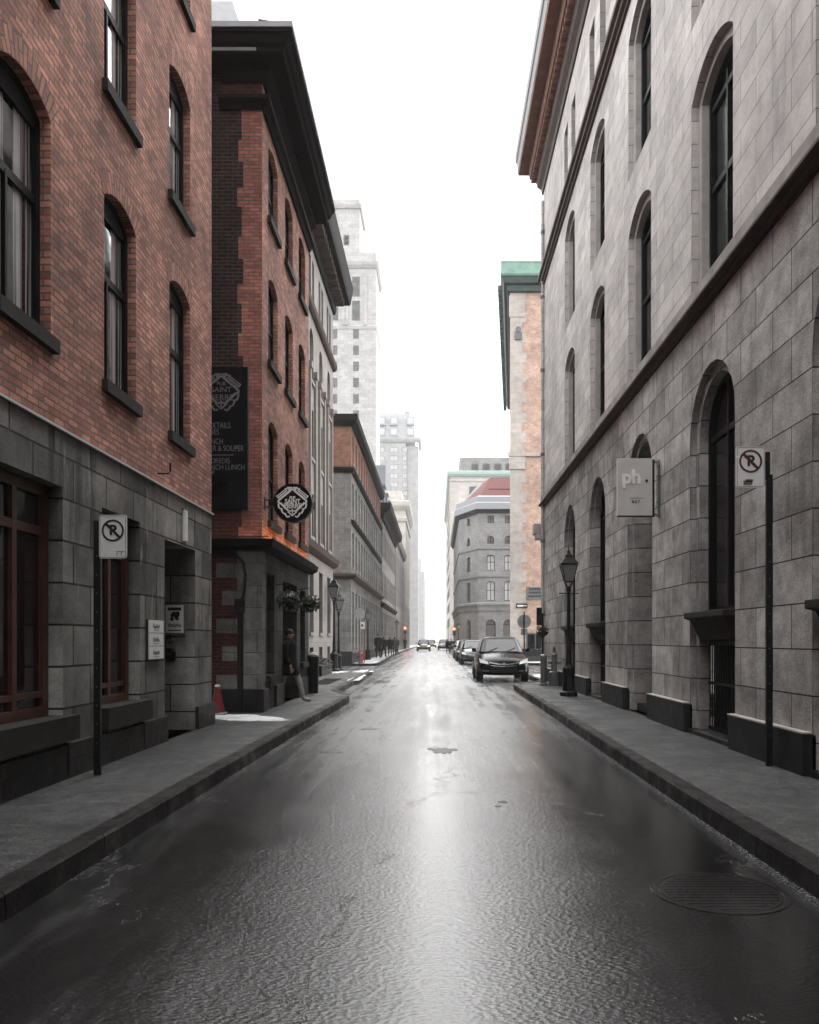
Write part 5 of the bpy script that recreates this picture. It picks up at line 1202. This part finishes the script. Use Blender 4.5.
# ================================================================== CARS
def car(label, loc, paint, rz=0, w=1.0, lit=False, long_=False, snowy=False, group=None, s=1.0, tall=1.0, wide=1.0):
    """small hatchback or saloon, nose at y=0 pointing to -y"""
    t = thing('parked_car' if not lit else 'car', label, 'car', loc, rz, group)
    L = 4.5 if long_ else 4.1
    hw = .86*w
    st = [(0.0,.62,.36,.50),(.06,.74,.26,.68),(.28,.83,.22,.80),(.75,.86,.20,.93),(1.15,.86,.20,1.00),(2.0,.87,.20,1.03),(3.0,.87,.20,1.05),(L-.55,.86,.22,1.07),(L-.12,.80,.28,1.02),(L,.70,.38,.86)]
    rings = []
    for y,h,zb,zt in st:
        h *= w
        half = [(0,zb),(h*.86,zb),(h*.97,zb+.10),(h,zb+(zt-zb)*.45),(h*.97,zt-(zt-zb)*.18),(h*.86,zt-.03),(h*.5,zt+.025),(0,zt+.04)]
        rings.append([(x,y,z) for x,z in half] + [(-x,y,z) for x,z in reversed(half[1:-1])])
    mb = MB(); mb.loft(rings); part('body', mb, paint, t, local=True, smooth=True, subsurf=1)
    y0, y1, yt0, yt1 = .98, (L-.35), 1.72, (L-.75 if not long_ else L-1.35)
    zr = 1.50 if not long_ else 1.42
    def cab(zf, gx, dy):
        return None
    bot = [(-.77*w,y0+.22),(-.62*w,y0),(.62*w,y0),(.77*w,y0+.22),(.78*w,y1-.2),(.66*w,y1),(-.66*w,y1),(-.78*w,y1-.2)]
    top = [(-.60*w,yt0+.10),(-.5*w,yt0),(.5*w,yt0),(.60*w,yt0+.10),(.60*w,yt1-.1),(.52*w,yt1),(-.52*w,yt1),(-.60*w,yt1-.1)]
    def lerp(f): return [(a[0]+(b[0]-a[0])*f, a[1]+(b[1]-a[1])*f) for a,b in zip(bot,top)]
    z0 = .98
    mb = MB(); mb.loft([[(x,y,z0) for x,y in bot],[(x,y,z0+(zr-z0)*.93) for x,y in lerp(.95)],[(x*.93,y*.985+.03,zr) for x,y in top],[(x*.6,y*.9+.25,zr+.035) for x,y in top]])
    part('cabin', mb, paint, t, local=True, bevel=.05)
    def glassq(pts, nm):
        m_ = MB(); c = sum((Vector(p) for p in pts), Vector())/4; n_ = (Vector(pts[1])-Vector(pts[0])).cross(Vector(pts[3])-Vector(pts[0])).normalized()
        if n_.dot(c-Vector((0,2.3,.9))) < 0: n_ = -n_
        q = [c+(Vector(p)-c)*.93+n_*.008 for p in pts]; m_.poly(q); m_.poly([p-n_*.02 for p in q]); return part(nm, m_, M['carglass'], t, local=True, recalc=False)
    za, zb_ = z0+.02, z0+(zr-z0)*.90
    A_, B_ = lerp(.03), lerp(.93)
    def P3(L_,k,z): return (*L_[k], z)
    ws = glassq([P3(A_,1,za),P3(A_,2,za),P3(B_,2,zb_),P3(B_,1,zb_)],'windscreen')
    glassq([P3(A_,5,za),P3(A_,6,za),P3(B_,6,zb_),P3(B_,5,zb_)],'rear_window')
    for a,b_ in ((3,4),(7,0)):
        p = [P3(A_,a,za),P3(A_,b_,za),P3(B_,b_,zb_),P3(B_,a,zb_)]
        mid = lambda q0,q1,f: tuple(q0[i]+(q1[i]-q0[i])*f for i in range(3))
        glassq([p[0],mid(p[0],p[1],.49),mid(p[3],p[2],.49),p[3]],'side_window'); glassq([mid(p[0],p[1],.51),p[1],p[2],mid(p[3],p[2],.51)],'side_window')
    for s_ in (-1,1):
        m_ = MB(); m_.loft([[(s_*.50*w,-.01,.60),(s_*.80*w,.16,.66),(s_*.82*w,.30,.80),(s_*.56*w,.12,.70)],[(s_*.50*w,.10,.58),(s_*.78*w,.27,.62),(s_*.80*w,.40,.78),(s_*.56*w,.22,.68)]])
        hl = part('headlight', m_, M['headlight'] if lit else M['lens'], t, local=True)
        m_ = MB(); m_.loft([[(s_*.86*w,1.22,1.0),(s_*1.02*w,1.24,1.0),(s_*1.03*w,1.24,1.15),(s_*.88*w,1.22,1.13)],[(s_*.86*w,1.32,1.0),(s_*1.0*w,1.38,1.0),(s_*1.0*w,1.38,1.13),(s_*.88*w,1.32,1.12)]]); part('mirror', m_, paint, t, local=True, bevel=.02)
        m_ = MB(); m_.box(min(s_*.5*w,s_*.72*w),max(s_*.5*w,s_*.66*w),.01,.08,.36,.41); part('fog_light', m_, M['grey'], t, local=True)
        for yy in (.82,L-.82):
            m_ = MB(); m_.tube([(s_*(.66*w),yy,.31),(s_*(.70*w),yy,.31),(s_*.86*w,yy,.31),(s_*.885*w,yy,.31)],[.30,.315,.315,.30],20); wh = part('wheel', m_, M['rubber'], t, local=True)
            m_ = MB(); m_.tube([(s_*.88*w,yy,.31),(s_*.895*w,yy,.31)],.20,16); part('rim', m_, M['steel'], wh, local=True)
            m_ = MB(); 
            for k in range(5): a = k*2*PI/5; m_.tube([(s_*.897*w,yy,.31),(s_*.897*w,yy+.18*math.cos(a),.31+.18*math.sin(a))],.022,5)
            part('spokes', m_, M['grey'], wh, local=True)
    m_ = MB(); m_.tube([(-.50*w,.0,.66),(-.16*w,-.055,.60),(.16*w,-.055,.60),(.50*w,.0,.66)],.022,6); m_.tube([(-.44*w,-.02,.56),(0,-.065,.525),(.44*w,-.02,.56)],.012,6); m_.disc((0,-.08,.615),(0,1,0),.055,.03,14); part('grille', m_, M['chrome'], t, local=True)
    m_ = MB(); m_.loft([[(-.5*w,.0,.33),(.5*w,.0,.33),(.42*w,-.015,.48),(-.42*w,-.015,.48)],[(-.5*w,.06,.33),(.5*w,.06,.33),(.42*w,.06,.48),(-.42*w,.06,.48)]]); part('air_intake', m_, M['rubber'], t, local=True)
    m_ = MB(); 
    for s_ in (-.5,.12): m_.tube([(s_*w,y0-.02,z0+.03),((s_+.38)*w,y0+.22,z0+.17)],.010,5)
    part('wipers', m_, M['rubber'], ws, local=True)
    if snowy:
        m_ = MB(); m_.loft([[(x*.85,y*.96+.1,zr+.02) for x,y in top],[(x*.7,y*.94+.15,zr+.055) for x,y in top]]); part('snow_cover', m_, M['snow'], t, local=True, smooth=True)
    if s != 1.0:
        t.matrix_basis = t.matrix_basis @ Matrix.Diagonal((s*wide,s,s*tall,1)); WM[t.name] = t.matrix_basis.copy()
    return t
car('black hatchback parked nose first, with chrome grille bar, nearest of the parked row', (2.57,30.2,0), M['carblack'], s=1.13, tall=1.0)
car('dark saloon with pale snowy windscreen, parked second behind the black hatchback', (2.52,51.5,0), M['cargrey'], long_=True, snowy=True, s=1.06)
car('black car third in the parked row, mostly hidden by the dark saloon', (2.46,59.5,0), M['carblack'], s=1.06)
car('silver car fourth in the parked row, just showing its side', (2.50,69,0), M['carsilver'], long_=True, s=1.08)
car('pale grey car parked far up the street, beyond the crossing group of people', (1.25,125,0), M['cargrey'], snowy=True, s=1.1)
car('oncoming car with bright orange headlights, tiny at the end of the road', (-1.75,112,0), M['cargrey'], lit=True, s=1.1)
car('second faint oncoming car with glowing lamps at the end of the road', (-.9,165,0), M['cargrey'], lit=True, s=1.1)

# ================================================================== PEOPLE
def skin_mesh(name, joints, edges, sub=2):
    names = list(joints); me = bpy.data.meshes.new(name)
    me.from_pydata([joints[k][0] for k in names], [(names.index(a),names.index(b)) for a,b in edges], [])
    o = bpy.data.objects.new('tmp', me); COL.objects.link(o)
    o.modifiers.new('Skin','SKIN')
    if not me.skin_vertices: 
        bpy.context.view_layer.objects.active = o
    sv = me.skin_vertices[0].data
    for i,k in enumerate(names):
        r = joints[k][1]; sv[i].radius = r if isinstance(r, tuple) else (r,r); sv[i].use_root = (i == 0)
    m_ = o.modifiers.new('Sub','SUBSURF'); m_.levels = m_.render_levels = sub
    dg = bpy.context.evaluated_depsgraph_get()
    out = bpy.data.meshes.new_from_object(o.evaluated_get(dg)); out.name = name
    bpy.data.objects.remove(o)
    for p in out.polygons: p.use_smooth = True
    return out
def body_joints(stride=.25, arm=.12, lead=1, lean=.0):
    J = {'pelvis':((0,0,.96),(.15,.12)),'waist':((0,-lean*.3,1.12),(.145,.11)),'chest':((0,-lean*.7,1.34),(.18,.125)),'neck':((0,-lean,1.50),.058),'skull':((0,-lean-.015,1.60),(.072,.085)),'crown':((0,-lean-.005,1.70),(.062,.075))}
    for s,n_ in ((-1,'l'),(1,'r')):
        f = stride*(1 if s == lead else -1)
        J['hip'+n_] = ((s*.10,0,.90),.095); J['knee'+n_] = ((s*.105,-f*.55-.03,.50),.078); J['ankle'+n_] = ((s*.11,-f+(.0 if f > 0 else .05),.085),.055); J['toe'+n_] = ((s*.13,-f-.19,.045),.042)
        g_ = arm*(-1 if s == lead else 1)
        J['sho'+n_] = ((s*.20,-lean*.8,1.42),.068); J['elb'+n_] = ((s*.25,-g_*.4+.03-lean*.5,1.14),.050); J['wri'+n_] = ((s*.25,-g_-.05-lean*.4,.90),.034); J['hand'+n_] = ((s*.25,-g_*1.15-.06-lean*.4,.82),(.024,.036))
    E = [('pelvis','waist'),('waist','chest'),('chest','neck'),('neck','skull'),('skull','crown')]
    for n_ in 'lr': E += [('pelvis','hip'+n_),('hip'+n_,'knee'+n_),('knee'+n_,'ankle'+n_),('ankle'+n_,'toe'+n_),('chest','sho'+n_),('sho'+n_,'elb'+n_),('elb'+n_,'wri'+n_),('wri'+n_,'hand'+n_)]
    return J, E
def head_bits(J, t, hairm, hat=False):
    c = Vector(J['skull'][0]); mb = MB()
    mb.ball((c.x,c.y+.026,c.z+.058),.100,14,sq=(.88,.98,.95)); part('hair' if not hat else 'hat', mb, hairm, t, local=True, smooth=True)
    mb = MB(); mb.loft([[(c.x-.010,c.y-.088,c.z+.02),(c.x+.010,c.y-.088,c.z+.02),(c.x+.016,c.y-.085,c.z-.022),(c.x-.016,c.y-.085,c.z-.022)],[(c.x-.004,c.y-.098,c.z+.01),(c.x+.004,c.y-.098,c.z+.01),(c.x+.008,c.y-.114,c.z-.018),(c.x-.008,c.y-.114,c.z-.018)]])
    for s in (-1,1): mb.ball((c.x+s*.082,c.y+.005,c.z+.005),.02,8,sq=(.5,.8,1.3))
    f = part('face', mb, M['skin'], t, local=True, smooth=True)
    for s in (-1,1):
        mb = MB(); mb.ball((c.x+s*.030,c.y-.083,c.z+.028),.011,8,sq=(1.2,.6,.8)); part('eye', mb, M['black'], f, local=True)
    mb = MB(); mb.ball((c.x,c.y-.084,c.z-.045),.02,8,sq=(1.1,.4,.35)); part('mouth', mb, M['coatbrown'], f, local=True)
def hand(J, n_, t):
    w_ = Vector(J['hand'+n_][0]); mb = MB()
    mb.ball((w_.x,w_.y,w_.z-.03),.042,8,sq=(.45,.9,1.1))
    for k,l in enumerate((.062,.072,.068,.055)):
        y = w_.y-.030+k*.019; mb.tube([(w_.x,y,w_.z-.06),(w_.x+.004,y,w_.z-.06-l*.55),(w_.x+.016,y,w_.z-.06-l)],[.0095,.0085,.006],6)
    mb.tube([(w_.x,w_.y-.03,w_.z-.015),(w_.x+.006,w_.y-.062,w_.z-.045),(w_.x+.012,w_.y-.060,w_.z-.08)],[.012,.010,.007],6)
    part('hand', mb, M['skin'], t, local=True, smooth=True)
def coat(J, t, mat, z0=.62, flare=.2, collar=True):
    """a coat over trunk and sleeves"""
    mb = MB(); ch, pe = Vector(J['chest'][0]), Vector(J['pelvis'][0])
    prof = [(z0,.25+flare*.1,.20+flare*.1),(.80,.235,.19),(1.0,.205,.165),(1.15,.195,.155),(1.32,.225,.165),(1.42,.215,.14),(1.475,.13,.10),(1.53,.085,.085)]
    rings = []
    for z,a,b_ in prof:
        f = min(1,max(0,(z-.96)/.4)); cy_ = pe.y+(ch.y-pe.y)*f
        rings.append([(a*math.cos(2*PI*k/20)*(1+.03*math.sin(5*k+z*9)), cy_+b_*math.sin(2*PI*k/20), z+(.015*math.sin(3*k) if z == z0 else 0)) for k in range(20)])
    mb.loft(rings)
    for n_ in 'lr':
        s_, e_, w_ = (Vector(J[q+n_][0]) for q in ('sho','elb','wri'))
        mb.tube([s_+Vector((0,0,.02)),s_*.5+e_*.5,e_,e_*.5+w_*.5,w_],[.088,.078,.068,.062,.056],12)
    part('coat', mb, mat, t, local=True, smooth=True)
def person(label, loc, rz, coatm, legm, stride=.25, arm=.12, lead=1, z0=.62, hat=None, group=None, shoe='rubber', s=1.0):
    t = thing('person', label, 'person', loc, rz, group)
    J, E = body_joints(stride, arm, lead)
    me = skin_mesh('body', J, E)
    for m_ in (legm, M[shoe], M['skin'], coatm): me.materials.append(m_)
    for p in me.polygons: p.material_index = 1 if p.center.z < .10 else (2 if p.center.z > 1.5 or (abs(p.center.x) > .2 and p.center.z < .90) else (3 if p.center.z > .92 else 0))
    place('body', me, t, WM[t.name]); coat(J, t, coatm, z0); head_bits(J, t, hat or M['hair'], hat is not None)
    for n_ in 'lr': hand(J, n_, t)
    if s != 1: t.matrix_basis = t.matrix_basis @ Matrix.Scale(s,4)
    return t
person('person in a long dark coat and pale grey trousers stepping out of the pub doorway', (-3.40,18.6,.15), PI/2-.25, M['coat'], M['trousers'], .30, .08, 1, .66, shoe='shoe', s=.98)
person('tall person in a long black coat walking towards the hydrant on the snowy pavement', (-4.62,64,.15), .2, M['coat'], M['jeans'], .12, .05, 1, .5, s=1.1)
person('person in a dark coat walking just behind the tall black coated walker', (-4.35,66.5,.15), 2.9, M['coat'], M['jeans'], .2, .1, -1)
person('person in a dark coat with a pale hat, between other walkers on the pavement', (-4.25,74,.15), .1, M['coat'], M['jeans'], .25, .1, 1, .6, hat=M['coatgrey'])
person('person in a grey coat walking beside the one in the pale hat', (-3.95,76.5,.15), 3.1, M['coatgrey'], M['jeans'], .22, .1, -1)
person('person in a dark brown coat farthest along the snowy pavement', (-4.15,84,.15), .2, M['coatbrown'], M['jeans'], .2, .1, 1)
person('person in black at the foot of the red signal, far up the street', (-4.85,125,.15), .2, M['coat'], M['jeans'], .1, .05, 1)
for i,(x,y,cm,l) in enumerate(((1.45,97,'coat','person in black stepping round the parked cars, road side of the group'),(1.85,98,'coatbrown','person in brown in the middle of the group by the parked cars'),(2.2,96.5,'coat','person in a long black coat, pavement side of the group by the parked cars'),(2.6,99.5,'coatgrey','person in a grey coat behind the group by the parked cars'))):
    person(l, (x,y,0), 2.9+.2*i, M[cm], M['jeans'], .2, .1, 1 if i % 2 else -1, .55)

# ================================================================== AIR, LIGHT, CAMERA
HAZE = .00065
mb = MB(); mb.box(-90,90,-34,700,-1,112)
for o in bpy.data.objects:
    if o.name == 'road': pass
hz = structure('haze', mb, [], kind='stuff')
hm = bpy.data.materials.new('haze'); hm.use_nodes = True; nt = hm.node_tree
nt.nodes.remove(nt.nodes['Principled BSDF'])
pv = nt.nodes.new('ShaderNodeVolumePrincipled'); pv.inputs['Density'].default_value = HAZE; pv.inputs['Color'].default_value = (.97,.975,.98,1); pv.inputs['Anisotropy'].default_value = .2
nt.links.new(pv.outputs[0], nt.nodes['Material Output'].inputs['Volume'])
hz.data.materials.clear(); hz.data.materials.append(hm)

w = bpy.data.worlds.new('World'); sc.world = w; w.use_nodes = True; nt = w.node_tree
bg = nt.nodes['Background']
sky = nt.nodes.new('ShaderNodeTexSky'); sky.sky_type = 'NISHITA'; sky.sun_disc = False
SKYMAX = 6.5     # an even cloud deck: no bright patch round the sun
SUN_EL, SUN_ROT = math.radians(62), math.radians(20)
sky.sun_elevation = SUN_EL; sky.sun_rotation = SUN_ROT; sky.dust_density = 3; sky.air_density = 1.5
hs = nt.nodes.new('ShaderNodeHueSaturation'); hs.inputs['Saturation'].default_value = .06
nt.links.new(sky.outputs[0], hs.inputs['Color'])
tc = nt.nodes.new('ShaderNodeTexCoord'); sp = nt.nodes.new('ShaderNodeSeparateXYZ'); nt.links.new(tc.outputs['Generated'], sp.inputs[0])
mr = nt.nodes.new('ShaderNodeMapRange'); mr.inputs[1].default_value = 0; mr.inputs[2].default_value = 1; mr.inputs[3].default_value = .85; mr.inputs[4].default_value = 1.2
nt.links.new(sp.outputs[2], mr.inputs[0])
mx = nt.nodes.new('ShaderNodeVectorMath'); mx.operation = 'SCALE'; mn = nt.nodes.new('ShaderNodeVectorMath'); mn.operation = 'MINIMUM'; mn.inputs[1].default_value = (SKYMAX,)*3; nt.links.new(hs.outputs[0], mn.inputs[0]); nt.links.new(mn.outputs[0], mx.inputs[0]); nt.links.new(mr.outputs[0], mx.inputs['Scale'])
nt.links.new(mx.outputs[0], bg.inputs['Color']); bg.inputs['Strength'].default_value = .15
sl = bpy.data.lights.new('sun', 'SUN'); sl.energy = .5; sl.angle = math.radians(85); sl.color = (1,.97,.94)
so = bpy.data.objects.new('sun', sl); COL.objects.link(so)
dv = Vector((math.sin(SUN_ROT)*math.cos(SUN_EL), math.cos(SUN_ROT)*math.cos(SUN_EL), math.sin(SUN_EL)))
so.rotation_euler = dv.to_track_quat('Z','Y').to_euler(); so.location = (0,10,60)

cam = bpy.data.cameras.new('Camera'); co = bpy.data.objects.new('Camera', cam); COL.objects.link(co)
co.location = (0,0,CAM_H); co.rotation_euler = (PI/2,0,0)
cam.sensor_fit = 'HORIZONTAL'; cam.sensor_width = 36; cam.lens = 36*800/819
cam.shift_x = -(436-409.5)/819; cam.shift_y = (640-512)/819; cam.clip_end = 3000; cam.clip_start = .05
sc.camera = co
sc.render.resolution_x, sc.render.resolution_y = 819, 1024
vs = sc.view_settings; vs.view_transform = 'Standard'; vs.look = 'None'; vs.gamma = 1; vs.exposure = EXPO
sc.render.engine = 'CYCLES'; cy_ = sc.cycles
cy_.use_denoising = True; cy_.max_bounces = 6; cy_.diffuse_bounces = 3; cy_.glossy_bounces = 3; cy_.transmission_bounces = 2; cy_.volume_bounces = 1
cy_.use_fast_gi = False; cy_.sample_clamp_indirect = 1.0; cy_.sample_clamp_direct = .34; cy_.use_adaptive_sampling = False; cy_.caustics_reflective = False
GROUPS = {'car':'cars along the street','street lamp':'lantern street lamps','person':'people on foot in the street','hanging basket':'hanging baskets on the pub','parking sign':'no parking signs','traffic signal':'traffic signals far up the street'}
for o in bpy.data.objects:
    if o.parent is None and o.get('category') in GROUPS: o['group'] = GROUPS[o['category']]
